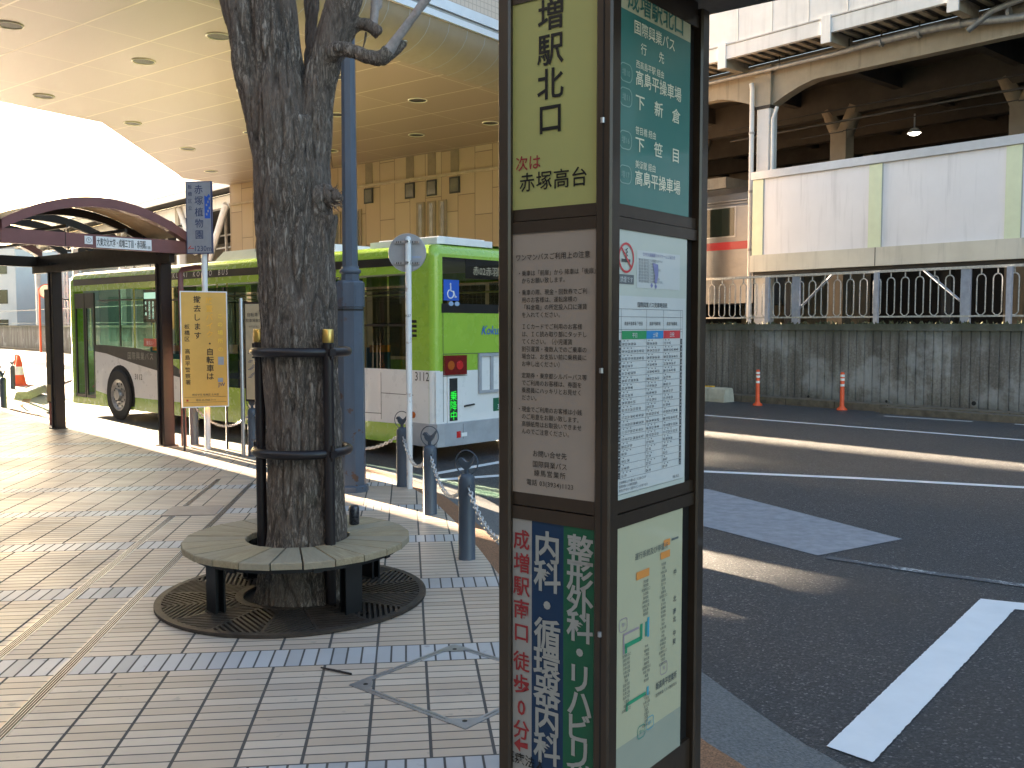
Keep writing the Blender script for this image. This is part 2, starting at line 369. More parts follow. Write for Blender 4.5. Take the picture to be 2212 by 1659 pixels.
M_rubber = mat('tyre_rubber', (.025, .024, .023), .8, 0, .2, 20)
M_rim = mat('wheel_steel', (.30, .30, .30), .4, .7, .2, 15)
M_busgrey = mat('bumper_grey', (.34, .355, .38), .45)
M_glass = glassmat('green_tinted_glass', (.45, .64, .54), .8); M_dkglass = glassmat('dark_tinted_glass', (.16, .19, .175), .8); M_rearglass = glassmat('rear_dark_glass', (.20, .23, .22), .6)
M_seat = mat('seat_fabric', (.03, .09, .13), .8); M_inner = mat('bus_lining', (.34, .34, .33), .6); M_rail = mat('orange_rail', (.75, .22, .03), .4); M_yrail = mat('yellow_rail', (.70, .62, .25), .4)
M_led_w = emis('white_display', (.85, 1, .92), .075); M_led_g = emis('green_display', (.02, 1, .06), .055); M_led_b = emis('pale_display', (1, .97, .85), .06)
M_bluesign = mat('blue_sign', (.02, .10, .48), .4); M_white = mat('white_paint', (.78, .78, .78), .4, 0, .05); M_offw = mat('offwhite_paint', (.70, .70, .73), .5, 0, .06, 2, streak=.2)
M_yel = mat('yellow_sign', (.70, .38, .075), .45, 0, .06, 4); M_yfade = mat('faded_orange_ink', (.85, .42, .035), .5)
M_taillens = mat('tail_lens', (.16, .008, .008), .15, 0, .2, 30, 0, 60, 1.); M_amber = mat('amber_lens', (.42, .09, .012), .2, 0, .1, 10, 0, 60, 1.); M_redlens = mat('red_lens', (.55, .02, .02), .25, 0, .1, 8, 0, 60, 1.)
M_orange = mat('orange_plastic', (.80, .10, .025), .5, 0, .12); M_reflect = mat('white_reflector_band', (.85, .82, .78), .35)
M_vbeige = mat('viaduct_beige_concrete', (.27, .24, .19), .75, 0, .15, 1.6, .1, 40, streak=.45); M_vwhite = mat('viaduct_white_paint', (.60, .595, .59), .6, 0, .07, 2, streak=.25)
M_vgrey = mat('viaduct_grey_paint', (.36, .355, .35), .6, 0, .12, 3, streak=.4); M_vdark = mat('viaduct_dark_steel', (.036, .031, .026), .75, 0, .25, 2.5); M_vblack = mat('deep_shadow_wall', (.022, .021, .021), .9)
M_vcol = mat('viaduct_inner_column', (.16, .13, .095), .75, 0, .15, 2)
M_panel = mat('white_barrier_panel', (.74, .715, .735), .45, 0, .03, 1.5, streak=.26); M_pgreen = mat('pale_green_strip', (.66, .70, .50), .5, 0, .04); M_band = mat('barrier_band', (.58, .54, .46), .55, 0, .1, 1, streak=.3); M_topband = mat('barrier_top_band', (.55, .57, .62), .35, .4, .06)
M_fence = mat('blue_grey_fence_paint', (.33, .35, .42), .5, .2, .15, 8, streak=.25); M_hoop = mat('weathered_fence_paint', (.40, .385, .355), .7, 0, .35, 22)
M_pipe = mat('galvanised_pipe', (.30, .31, .325), .5, .6, .2, 7)
M_train = mat('train_silver', (.30, .30, .31), .35, .6, .08, 3); M_tred = mat('train_red_stripe', (.12, .006, .014), .4); M_twin = mat('train_window', (.02, .03, .024), .08, 0, .1, 3, 0, 60, 1.)
M_moss = mat('moss_and_soil', (.060, .062, .030), .95, 0, .5, 14, .8, 60); M_ballast = mat('ballast', (.11, .10, .09), .95, 0, .4, 30, .8, 60)
M_gutter = mat('white_gutter_metal', (.66, .68, .72), .35, .3, .05); M_cove = mat('cove_panel', (.30, .235, .165), .5, 0, .06); M_lamp = emis('lamp_bulb', (1, .95, .75), .9)
M_olive = mat('olive_leaf_litter', (.30, .17, .08), .9)

# axes shared by the bus lane: A runs along the bus to its front, B across it away from the camera
A = V((-.743, .669, 0)); B = V((.669, .743, 0))

# ================================================================== ground
edge = [(3.6, -5), (1.95, 0), (.86, 3.05), (.57, 3.75), (.2, 5.0), (-.11, 6.33), (-.27, 7.06), (-.55, 8.19), (-.86, 9.2), (-1.4, 10.35), (-2.2, 11.35), (-3.1, 12.2), (-4.26, 13.35), (-7.2, 16.0), (-9.7, 18.3), (-10.1, 19.3), (-11.3, 21.9), (-12.9, 25), (-15, 31), (-18, 44)]
def spline(pts, n=5):
    out = []; P = [V((*p, 0)) for p in pts]
    for i in range(len(P) - 1):
        a, b, c, d = P[max(0, i - 1)], P[i], P[i + 1], P[min(len(P) - 1, i + 2)]
        for k in range(n):
            t = k / n; out.append(.5 * ((2 * b) + (c - a) * t + (2 * a - 5 * b + 4 * c - d) * t * t + (3 * b - a - 3 * c + d) * t ** 3))
    return out + [P[-1]]
E = spline(edge)
def off(P, d):
    out = []
    for i, p in enumerate(P):
        t = (P[min(i + 1, len(P) - 1)] - P[max(i - 1, 0)]).normalized(); out.append(p + V((t.y, -t.x, 0)) * d)
    return out
def strip(mb, P, Q, z0, z1, m):
    vs = [V((p.x, p.y, z0)) for p in P] + [V((q.x, q.y, z1)) for q in Q]; n = len(P)
    mb.add(vs, [(i, n + i, n + i + 1, i + 1) for i in range(n - 1)], m)
g = MB(); g.poly([(-600, -300, -.13), (600, -300, -.13), (600, 900, -.13), (-600, 900, -.13)], M_asph); struct('road', g)
pv = MB()
n = len(E); vs = list(E) + [V((-45, p.y, 0)) for p in E]; pv.add(vs, [(i, i + 1, n + i + 1, n + i) for i in range(n - 1)], M_tile)
struct('plaza_pavement', pv)
b1, b2 = off(E, .17), off(E, .64)
kb = MB(); strip(kb, E, b1, -.002, -.004, M_brown); struct('brown_edge_strip', kb)
kb = MB(); strip(kb, b1, b2, -.004, -.085, M_conc); strip(kb, b2, off(E, .645), -.085, -.14, M_conc); struct('concrete_gutter_kerb', kb)
# road paint
def ribbon(mb, pts, wdt, z, m):
    P = [V((*p, 0)) for p in pts]; strip(mb, off(P, -wdt / 2), off(P, wdt / 2), z, z, m)
rl = MB()
ribbon(rl, [(-8, 31.5), (-2, 24.8), (3.7, 18.96), (7.97, 14.7), (14, 8.5)], .14, -.124, M_white_line)
ribbon(rl, [(-.85, 10.88), (-.18, 11.17), (.9, 11.52), (2.26, 11.53), (4.02, 11.0), (5.64, 10.36), (9, 8.8)], .15, -.124, M_white_line)
ribbon(rl, [(-.95, 11.3), (-.2, 12.25), (.3, 12.95)], .13, -.124, M_white_line)
ribbon(rl, [(7.35, 18.67), (8.56, 17.57)], .1, -.124, M_white_line); ribbon(rl, [(9.1, 17.1), (10.5, 15.9)], .1, -.124, M_white_line)
rnd = random.Random(6)
jag = lambda a, b, n_: [(a[0] + (b[0] - a[0]) * k / n_ + rnd.uniform(-.0022, .0022), a[1] + (b[1] - a[1]) * k / n_ + rnd.uniform(-.0022, .0022), -.124) for k in range(n_)]
bx = [(1.33, 3.915), (1.47, 3.765), (3.155, 5.86), (5.4, 4.85), (5.4, 5.05), (3.055, 6.09)]
pl_ = []
for k in range(6): pl_ += jag(bx[k], bx[(k + 1) % 6], (12, 140, 90, 6, 90, 140)[k])
rl.poly(pl_, M_white_line)
ribbon(rl, [(2.42, 7.2), (3.0, 6.75), (3.75, 6.25)], .09, -.124, M_old_line)
struct('road_markings', rl)
pt = MB(); pt.poly([(2.14, 10.27, -.1255), (.9, 9.9, -.1255), (1.3, 9.0, -.1255), (2.37, 7.26, -.1255), (3.26, 7.83, -.1255)], M_patch); struct('road_patch', pt)
# slot drains, cover plate and steel frame in the paving
sl_ = MB(); dv = V((-.108, .994, 0)); du = V((.994, .108, 0))
for o, L in ((V((-2.36, 2.5, 0)), 7.7), (V((-1.96, 2.5, 0)), 7.4)):
    sl_.fbox(o + V((0, 0, -.01)), du * .056, dv * L, UP * .012, M_steel)
    for k in range(4): sl_.fbox(o + du * (.006 + k * .0125) + UP * .0018, du * .0065, dv * L, UP * .001, M_pit)
solid('slot_drain', sl_, 'pair of thin grooved steel drain rails running away across the tiled plaza', 'drain', (-2.2, 4, 0))
cp = MB(); cp.fbox(V((-3.05, 8.15, .001)), du * .46, dv * .42, UP * .006, mat('plain_cover_plate', (.36, .29, .24), .6, .1, .1)); solid('cover_plate', cp, 'plain brownish cover plate set in the paving between the two drain rails', 'drain cover', (-2.9, 8.3, 0))
mh = MB(); q = [V((-.75, 4.27, 0)), V((-.19, 3.79, 0)), V((.26, 4.35, 0)), V((-.3, 4.83, 0))]
for i in range(4):
    a, b = q[i], q[(i + 1) % 4]; d = (b - a).normalized(); nn = V((-d.y, d.x, 0))
    mh.fbox(a + UP * .0005, d * (b - a).length, nn * .016, UP * .003, M_steel); mh.fbox(a + nn * .021 + d * .02 + UP * .0005, d * ((b - a).length - .04), nn * .014, UP * .003, M_steel)
    e = (q[i - 1] - a).normalized(); mh.poly([a + UP * .0042, a + d * .15 + UP * .0042, a + e * .15 + UP * .0042], M_steel)
    c0 = a + (d + e) * .055; mh.lathe([(.012, .0043), (.010, .0055)], c0, M_dark, 10)
solid('inspection_cover', mh, 'square steel frame of a tile-filled inspection cover set diagonally in the paving', 'manhole cover', (-.25, 4.3, 0))
tw = MB(); tw.tube([(-.92, 4.48, .007), (-.85, 4.44, .009), (-.76, 4.40, .006)], [.004, .006, .005], M_dkbrown, 6); solid('twig', tw, 'small dark twig lying on the tiles left of the inspection cover', 'twig', (-.85, 4.44, 0))

# ================================================================== bus stop pylon
C0 = V((.269, 2.6, 0)); pl = V((-.794, .607, 0)); pr = V((.607, .794, 0)); nl = V((-.607, -.794, 0)); nr = V((.794, -.607, 0)); WL, WR = .393, .592
py = Thing('bus_stop_pylon', 'tall bronze framed bus stop pylon with yellow green and white panels', 'bus stop', C0)
f = MB()
core = C0 + pl * .03 + pr * .03
f.fbox(core, pl * (WL - .06), pr * (WR - .06), UP * 2.62, M_dark)
for (o, a, b) in ((C0, .052, .052), (C0 + pl * (WL - .045), .045, .045), (C0 + pr * (WR - .052), .045, .052), (C0 + pl * (WL - .045) + pr * (WR - .052), .045, .052)):
    f.fbox(o, pl * a, pr * b, UP * 2.64, M_bronze, .006)
for z0, z1 in ((0, .30), (1.075, 1.155), (1.92, 1.99), (2.58, 2.66)):
    for zz0, zz1, dp in ((z0, z0 + (z1 - z0) * .48, .012), (z0 + (z1 - z0) * .52, z1, .017)):
        f.fbox(C0 + pl * .052 + nl * 0 + pr * dp + UP * zz0, pl * (WL - .097), pr * .04, UP * (zz1 - zz0), M_bronze)
        f.fbox(C0 + pr * .052 + pl * dp + UP * zz0, pr * (WR - .104), pl * .04, UP * (zz1 - zz0), M_bronze)
f.fbox(C0 + pl * .024 + nl * .0015 + UP * .02, pl * .004, pr * .01, UP * 2.6, M_pit)
for z in (.78, 1.52, 2.2): f.lathe([(.006, 0), (.006, .014)], C0 + pl * .026 + nl * .004 + UP * z, M_steel, 8)
py.part('frame', f)
cap = MB(); cap.fbox(C0 + nr * .48 - pr * .02 + UP * 2.665, nr * -.50 + pl * WL, pr * (WR + .11), UP * .1, M_dark); py.part('roof', cap)
uL, uR = -pl, pr
PL = lambda t, z: C0 + pl * t + pr * .016 + UP * z
PR = lambda t, z: C0 + pr * t + pl * .016 + UP * z
def sheet(mb, P, t0, t1, z0, z1, m, nrm, lift=0.):
    d = nrm * lift; pts = [P(t0, z0) + d, P(t1, z0) + d, P(t1, z1) + d, P(t0, z1) + d]
    if (pts[1] - pts[0]).cross(pts[3] - pts[0]).dot(nrm) < 0: pts.reverse()
    mb.poly(pts, m)
M_plime = behindglass('yellow_green_sheet', (.31, .315, .115), .04, .12); M_pink = behindglass('pinkish_notice_sheet', (.27, .23, .195)); M_pwhite = behindglass('white_sheet', (.49, .515, .46)); M_pgrn = behindglass('green_sheet', (.045, .165, .14)); M_pcream = behindglass('cream_sheet', (.44, .42, .28)); M_pgreyg = behindglass('grey_green_sheet', (.30, .315, .25))
M_pwh2 = behindglass('pale_sheet', (.27, .27, .26), .04, .12); M_pblue = behindglass('navy_sheet', (.006, .028, .075), .04, .12); M_pgr2 = behindglass('clinic_green_sheet', (.008, .085, .042), .04, .12); M_pletter = behindglass('pale_letter', (.68, .66, .50)); M_wletter = behindglass('white_letter', (.28, .29, .275)); M_pred = behindglass('red_letter', (.25, .025, .03), .04, .12); M_pinkk = behindglass('letter_black', (.006, .006, .006), .04, .12); M_brletter = behindglass('letter_brown', (.045, .036, .029))
# left face, top: stop name
s1 = MB(); sheet(s1, PL, .052, .348, 1.99, 2.58, M_plime, nl)
s1.vtext('成増駅北口', PL(.213, 2.672), uL, UP, .094, M_pinkk, .0965, bold=.028)
s1.text('次は', PL(.291, 2.105), uL, UP, .046, M_pred, 'c', bold=.012)
s1.text('赤塚高台', PL(.205, 2.045), uL, UP, .058, M_pinkk, 'c', bold=.012, spacing=1.08)
py.part('stop_name_panel', s1, label='yellow green panel with the stop name in black')
s2 = MB(); sheet(s2, PL, .052, .348, 1.155, 1.92, M_pink, nl)
s2.text('ワンマンバスご利用上の注意', PL(.205, 1.842), uL, UP, .0205, M_brletter, 'c', bold=.012, squeeze=.98)
rows = ['・乗車は「前扉」から 降車は「後扉」', '  からお願い致します。', '', '・乗車の際、現金・回数券でご利', '  用のお客様は、運転席横の', '  「料金箱」の所定投入口に運賃', '  を入れてください。', '', '  ＩＣカードでご利用のお客様', '  は、ＩＣ読み取り部にタッチし', '  てください。（小児運賃', '  割引運賃・複数人でのご乗車の', '  場合は、お支払い前に乗務員に', '  お申し出ください）', '', '  定期券・東京都シルバーパス等', '  でご利用のお客様は、券面を', '  乗務員にハッキリとお見せく', '  ださい。', '', '・現金でご利用のお客様は小銭', '  のご用意をお願い致します。', '  高額紙幣はお取扱いできませ', '  んのでご注意ください。']
z = 1.797
for r_ in rows:
    if r_:
        ind = 0 if r_.startswith('・') else .016; s2.text(r_.strip(), PL(.330 - ind, z), uL, UP, .0176, M_brletter, 'l', bold=.006, squeeze=.93); z -= .0218
    else: z -= .0125
for r_, zz, sz, sp in (('お問い合せ先', 1.268, .0205, 1.), ('国際興業バス', 1.237, .0205, 1.02), ('練馬営業所', 1.211, .0205, 1.25), ('電話 03(3934)1123', 1.182, .0195, 1.1)): s2.text(r_, PL(.212, zz), uL, UP, sz, M_brletter, 'c', bold=.008, spacing=sp)
py.part('rules_panel', s2, label='pinkish white panel of bus rules')
s3 = MB(); sheet(s3, PL, .277, .348, .30, 1.075, M_pwh2, nl); sheet(s3, PL, .163, .277, .30, 1.075, M_pblue, nl); sheet(s3, PL, .052, .163, .30, 1.075, M_pgr2, nl)
s3.vtext('成増駅南口', PL(.314, 1.043), uL, UP, .0625, M_pred, .0705, bold=.03); s3.vtext('徒歩0分', PL(.314, .672), uL, UP, .0625, M_pred, .0705, bold=.03)
ar = [(0, 0), (.024, .022), (.024, .008), (.052, .012), (.052, -.006), (.024, -.006), (.024, -.022)]
s3.poly([PL(.342 - x, .382 + y) + nl * .002 for x, y in ar][::-1], M_pred)
s3.vtext('内科・循環器内科', PL(.22, 1.05), uL, UP, .098, M_wletter, .0865, bold=.045)
s3.vtext('整形外科・リハビリ科', PL(.105, 1.055), uL, UP, .092, M_wletter, .0745, bold=.045)
s3.text('医療法人', PL(.30, .325), uL, UP, .038, M_pinkk, 'c', bold=.015)
py.part('clinic_panel', s3, label='white navy and green clinic advertisement panel')
# right face, top: destinations on green
s4 = MB(); sheet(s4, PR, .052, .488, 1.99, 2.525, M_pgrn, nr); sheet(s4, PR, .052, .488, 2.525, 2.58, M_pcream, nr)
s4.text('成増駅北口', PR(.27, 2.537), uR, UP, .068, M_pgrn, 'c', bold=.02)
s4.text('国際興業バス', PR(.262, 2.475), uR, UP, .041, M_pletter, 'c', bold=.015)
s4.text('行', PR(.195, 2.425), uR, UP, .034, M_pletter, 'c', bold=.012); s4.text('先', PR(.30, 2.425), uR, UP, .034, M_pletter, 'c', bold=.012)
def ringbox(mb, P, c, hw, hh, rr, m, nrm, wd_=.003):
    def rr_(hw, hh, rr): return [(c[0] + sx * (hw - rr) + rr * math.cos(R(a)), c[1] + sy * (hh - rr) + rr * math.sin(R(a))) for sx, sy, a0 in ((1, 1, 0), (-1, 1, 90), (-1, -1, 180), (1, -1, 270)) for a in range(a0, a0 + 91, 18)]
    o, i = rr_(hw, hh, rr), rr_(hw - wd_, hh - wd_, max(.001, rr - wd_)); k = len(o)
    vs = [P(*p) + nrm * .002 for p in o + i]; fs = [(j, (j + 1) % k, k + (j + 1) % k, k + j) for j in range(k)]
    a_ = (vs[1] - vs[0]).cross(vs[k] - vs[0]).dot(nrm); mb.add(vs, fs if a_ > 0 else [tuple(reversed(q_)) for q_ in fs], m)
M_faint = behindglass('faint_letter', (.20, .34, .29))
for (zz, code, via, dest, sp) in ((2.335, '増10', '西高島平駅 経由', '高島平操車場', 1.), (2.268, '増11', '', '下　新　倉', 1.), (2.150, '増16', '笹目橋 経由', '下　笹　目', 1.), (2.055, '増17', '美術館 経由', '高島平操車場', 1.)):
    if via: s4.text(via, PR(.152, zz + .046), uR, UP, .024, M_pletter, 'l', bold=.006, squeeze=.95)
    s4.text(dest, PR(.150, zz), uR, UP, .0455, M_pletter, 'l', bold=.022, squeeze=1.02 if '　' not in dest else 1.2)
    ringbox(s4, PR, (.098, zz + .018), .034, .026, .02, M_faint, nr); s4.text(code, PR(.098, zz + .010), uR, UP, .022, M_faint, 'c')
py.part('destination_panel', s4, label='green panel listing bus destinations')
# right face, middle: no smoking notice and timetable
s5 = MB(); sheet(s5, PR, .052, .480, 1.155, 1.92, M_pwhite, nr)
M_sheetw = behindglass('timetable_sheet', (.55, .56, .55)); M_tgrn = behindglass('table_green', (.03, .26, .10)); M_tblue = behindglass('table_blue', (.03, .21, .48)); M_tred = behindglass('table_red', (.55, .05, .06)); M_tink = behindglass('table_ink', (.05, .055, .06)); M_tink2 = behindglass('table_ink_grey', (.13, .14, .15)); M_purple = behindglass('map_purple', (.22, .22, .40))
sheet(s5, PR, .168, .432, 1.760, 1.868, M_sheetw, nr, .001); sheet(s5, PR, .057, .472, 1.172, 1.735, M_sheetw, nr, .001)
def ringd(c, ro, ri, m, nrm, P, lift=.002, n_=28):
    vs = [P(c[0] + r_ * math.cos(2 * math.pi * j / n_), c[1] + r_ * math.sin(2 * math.pi * j / n_)) + nrm * lift for r_ in (ro, ri) for j in range(n_)]
    fs = [(j, (j + 1) % n_, n_ + (j + 1) % n_, n_ + j) for j in range(n_)]; a_ = (vs[1] - vs[0]).cross(vs[n_] - vs[0]).dot(nrm)
    return vs, fs if a_ > 0 else [tuple(reversed(q_)) for q_ in fs]
def stroke(mb, P, p, q_, wd_, m, nrm, lift=.002):
    d = V((q_[0] - p[0], q_[1] - p[1])); d = d / max(1e-6, d.length); x, y = -d.y * wd_ / 2, d.x * wd_ / 2
    pts = [P(p[0] + x, p[1] + y) + nrm * lift, P(p[0] - x, p[1] - y) + nrm * lift, P(q_[0] - x, q_[1] - y) + nrm * lift, P(q_[0] + x, q_[1] + y) + nrm * lift]
    if (pts[1] - pts[0]).cross(pts[3] - pts[0]).dot(nrm) < 0: pts.reverse()
    mb.poly(pts, m)
c_ = (.107, 1.842); vs_, fs_ = ringd(c_, .043, .0365, M_tred, nr, PR); s5.add(vs_, fs_, M_tred)
stroke(s5, PR, (c_[0] - .027, c_[1] + .027), (c_[0] + .027, c_[1] - .027), .006, M_tred, nr, .0026)
stroke(s5, PR, (c_[0] - .026, c_[1] - .008), (c_[0] + .022, c_[1] - .008), .009, M_tink, nr)
for k in range(5): stroke(s5, PR, (c_[0] - .004 + .008 * (k % 2), c_[1] + .002 + .005 * k), (c_[0] + .004 - .008 * (k % 2) + .004, c_[1] + .007 + .005 * k), .003, M_tink, nr)
sheet(s5, PR, .066, .150, 1.768, 1.795, M_tink2, nr, .0015); s5.text('禁煙です', PR(.108, 1.774), uR, UP, .018, M_sheetw, 'c', lift=.0025)
s5.text('公共交通機関でのマナーにご協力を', PR(.30, 1.853), uR, UP, .0125, M_purple, 'c', bold=.005)
for k in range(8): s5.text('東京都 駅前地区では喫煙所以外での'[:17 - (k * 5) % 7], PR(.176, 1.838 - k * .0088), uR, UP, .0088, M_tink2, 'l')
s5.poly([PR(*p) + nr * .0028 for p in ((.256, 1.835), (.290, 1.832), (.292, 1.80), (.282, 1.775), (.268, 1.778), (.272, 1.80))][::-1] if True else [], M_purple)
for p in ((.25, 1.765), (.275, 1.763)): stroke(s5, PR, (p[0], p[1]), (p[0] + .008, p[1] + .008), .012, M_purple, nr)
s5.text('国際興業バス発車時刻表', PR(.262, 1.705), uR, UP, .0165, M_tink, 'c', bold=.012)
x0, x1, zt, zb = .068, .452, 1.698, 1.215
cols = [x0, .082, .225, .328, .438, x1]
for zz in (zt, 1.676, 1.640, 1.632): stroke(s5, PR, (x0, zz), (x1, zz), .0012, M_tink2, nr)
for k, xx in enumerate(cols): stroke(s5, PR, (xx, zb), (xx, zt), .0012, M_tink2, nr)
for t0, t1, m, w_ in ((.085, .225, M_tgrn, '平日'), (.225, .328, M_tblue, '土曜'), (.328, .436, M_tred, '日祝')):
    sheet(s5, PR, t0, t1, 1.612, 1.636, m, nr, .0022); s5.text(w_, PR((t0 + t1) / 2, 1.6175), uR, UP, .0155, M_sheetw, 'c', lift=.0032, bold=.01)
for xx, w_ in ((.15, '高島平操車場 下笹目'), (.276, '高島平操車場'), (.382, '高島平操車場')): s5.text(w_, PR(xx, 1.652), uR, UP, .0125, M_tink, 'c', bold=.008, squeeze=.9)
rnd = random.Random(3)
for k in range(19):
    zz = 1.612 - (k + 1) * .0209
    stroke(s5, PR, (x0, zz), (x1, zz), .0009, M_tink2, nr)
    for a_ in (.0755, .4445): sheet(s5, PR, a_ - .0055, a_ + .0055, zz + .002, zz + .019, M_tink, nr, .0018); s5.text(str(5 + k), PR(a_, zz + .006), uR, UP, .011, M_sheetw, 'c', lift=.0028)
    for a_, b_ in ((.087, .222), (.229, .325), (.332, .435)):
        full = 1 if k in (1, 2, 10, 11, 12, 13) else .55 + .35 * rnd.random(); m_ = sorted(rnd.sample(range(0, 60), max(2, int((b_ - a_) / .0165 * full * (1.0 if k < 15 else .5)))))
        s5.text(' '.join('%02d' % q_ for q_ in m_), PR(a_, zz + .0035), uR, UP, .0112, M_tink, 'l', bold=.012, squeeze=1.12)
        for q_ in range(rnd.randint(1, 3)): stroke(s5, PR, (a_ + .02 * q_ + .008, zz + .0165), (a_ + .02 * q_ + .014, zz + .0165), .003, M_tink2, nr)
for k, w_ in enumerate(('交通事情により遅れることがあります', '国際興業バス 練馬営業所', '時刻は予告なく変更することがあります')): s5.text(w_, PR(.075, 1.201 - k * .0115), uR, UP, .0092, M_tink2, 'l', bold=.006)
stroke(s5, PR, (.066, 1.170), (.46, 1.170), .001, M_tink2, nr); s5.text('令和 改正', PR(.44, 1.178), uR, UP, .0105, M_tink, 'r')
py.part('timetable_panel', s5, label='white panel with no smoking notice and bus timetable')
# right face, bottom: route diagram
s6 = MB(); sheet(s6, PR, .052, .470, .43, 1.075, M_pcream, nr); sheet(s6, PR, .052, .470, .30, .43, M_pgreyg, nr)
M_rteal = behindglass('route_teal', (.03, .25, .20)); M_rblue = behindglass('route_blue', (.06, .32, .42)); M_rgrn = behindglass('route_green', (.03, .26, .13)); M_rmauve = behindglass('route_mauve', (.30, .24, .27)); M_rorg = behindglass('route_orange', (.66, .26, .06)); M_rink = behindglass('route_ink', (.10, .11, .10))
s6.text('運行系統及び停留所', PR(.27, .965), uR, UP, .022, M_rink, 'c', bold=.012, spacing=1.05)
sheet(s6, PR, .345, .385, .972, .992, M_rorg, nr, .002); stroke(s6, PR, (.395, .985), (.44, .985), .007, M_rink, nr); sheet(s6, PR, .325, .385, .935, .957, M_rorg, nr, .002); sheet(s6, PR, .178, .255, .902, .926, M_rorg, nr, .002)
rnd = random.Random(5)
names = ['成増駅北口', '赤塚高台', '百々向', '徳丸橋', '四葉', '水車公園', '高島平駅', '美術館', '西台駅', '操車場', '新倉', '笹目橋', '下笹目', '早瀬', '水道局', '中央']
def stops(xx, z0, z1, st, sz):
    zz = z0
    while zz > z1: s6.text(rnd.choice(names), PR(xx, zz), uR, UP, sz, M_rink, 'c', bold=.004); zz -= st
stops(.235, .885, .785, .0125, .0105); stops(.243, .685, .575, .013, .0105); stops(.245, .535, .440, .0115, .0105); stops(.125, .690, .520, .0125, .010); stops(.345, .915, .600, .0125, .010)
for p, q_, m, w_ in (((.21, .765), (.21, .718), M_rgrn, .014), ((.21, .722), (.115, .722), M_rgrn, .014), ((.122, .722), (.122, .70), M_rgrn, .012), ((.195, .758), (.105, .758), M_rmauve, .007), ((.108, .758), (.108, .70), M_rmauve, .007), ((.252, .775), (.252, .715), M_rblue, .012), ((.238, .765), (.238, .72), M_rteal, .010), ((.252, .562), (.252, .535), M_rblue, .011), ((.24, .545), (.125, .545), M_rgrn, .011), ((.128, .545), (.128, .525), M_rgrn, .010)): stroke(s6, PR, p, q_, w_, m, nr)
for p, m, t_ in (((.105, .788), M_rmauve, '増1'), ((.215, .415 + .02), M_rteal, '増16'), ((.268, .445), M_rblue, '増17'), ((.352, .590), M_rmauve, '増')): ringbox(s6, PR, p, .023, .020, .012, m, nr, .0025); s6.text(t_, PR(p[0], p[1] - .005), uR, UP, .014, m, 'c')
for zz in (.87, .785, .745, .72, .675, .648): s6.text(rnd.choice('東西南北中高'), PR(.42, zz), uR, UP, .021, M_rink, 'c', bold=.025)
s6.text('新高島平営業所', PR(.37, .535), uR, UP, .026, M_rink, 'c', bold=.03, squeeze=.75); s6.text('国際興業バスの路線案内', PR(.37, .512), uR, UP, .0125, M_rink, 'c')
py.part('route_map_panel', s6, label='cream panel with a bus route diagram')

# ================================================================== tree
TX, TY = -1.266, 5.70
def tp(px, y, dy=0.):                     # offsets given in tree-plane metres
    return V((px, TY + dy, y))
skel = MB()
def limb(pts, rs, n_=14):
    P = [V(p) for p in pts]; out = []; ro = []
    for i in range(len(P) - 1):
        a, b, c, d = P[max(0, i - 1)], P[i], P[i + 1], P[min(len(P) - 1, i + 2)]
        for k in range(6):
            t = k / 6; out.append(.5 * ((2 * b) + (c - a) * t + (2 * a - 5 * b + 4 * c - d) * t * t + (3 * b - a - 3 * c + d) * t ** 3)); ro.append(rs[i] + (rs[i + 1] - rs[i]) * t)
    skel.tube(out + [P[-1]], ro + [rs[-1]], M_bark, n_)
S = TY / 2050.
def X(px): return (px - 1106) * S * 1.003
def Z(y): return 1.65 + (704 - y) * S
limb([(X(650), TY, -.03), (X(652), TY, .10), (X(658), TY, .35), (X(658), TY, .85), (X(650), TY, 1.5), (X(645), TY, 2.0), (X(638), TY, 2.5), (X(632), TY, 2.85)], [.305, .27, .235, .215, .222, .226, .222, .20], 20)
limb([(X(620), TY - .02, 2.35), (X(590), TY - .03, 2.8), (X(560), TY - .04, 3.2), (X(530), TY - .05, 3.6), (X(470), TY - .06, 4.4), (X(430), TY - .06, 5.3)], [.11, .115, .108, .095, .085, .06])
limb([(X(636), TY - .05, 2.3), (X(628), TY - .06, 2.8), (X(614), TY - .05, 3.2), (X(606), TY - .04, 3.6), (X(598), TY, 4.6), (X(604), TY + .1, 5.6)], [.15, .150, .140, .126, .11, .07])
limb([(X(668), TY - .01, 2.3), (X(685), TY - .02, 2.75), (X(697), TY - .02, 3.05), (X(727), TY - .02, 3.33), (X(763), TY - .02, 3.62), (X(836), TY, 4.3), (X(886), TY, 5.1)], [.10, .105, .100, .098, .100, .09, .06])
limb([(X(670), TY + .12, 2.9), (X(668), TY + .16, 3.3), (X(672), TY + .18, 3.75), (X(678), TY + .2, 4.9)], [.045, .036, .036, .03], 10)
limb([(X(712), TY - .05, 3.17), (X(745), TY - .12, 3.24), (X(780), TY - .15, 3.22), (X(812), TY - .17, 3.185), (X(838), TY - .18, 3.175), (X(854), TY - .18, 3.215)], [.055, .043, .037, .040, .043, .040], 12)
limb([(X(712), TY + .02, 3.2), (X(742), TY + .02, 3.27), (X(757), TY + .02, 3.36), (X(778), TY + .02, 3.425), (X(806), TY + .02, 3.415), (X(824), TY + .02, 3.37)], [.05, .045, .042, .036, .036, .034], 12)
limb([(X(690), TY - .08, 2.33), (X(712), TY - .11, 2.40), (X(734), TY - .12, 2.395), (X(741), TY - .12, 2.37)], [.10, .07, .045, .03], 12)
limb([(X(700), TY - .06, 2.10), (X(708), TY - .08, 2.3)], [.07, .08], 12)
tree = Thing('tree', 'thick bare tree with rough grey bark growing through the round bench', 'tree', (TX, TY, 0))
raw = skel.build('trunk', tree.o, tree.loc); rm = raw.modifiers.new('merge', 'REMESH'); rm.mode = 'VOXEL'; rm.voxel_size = .0088; rm.use_smooth_shade = True
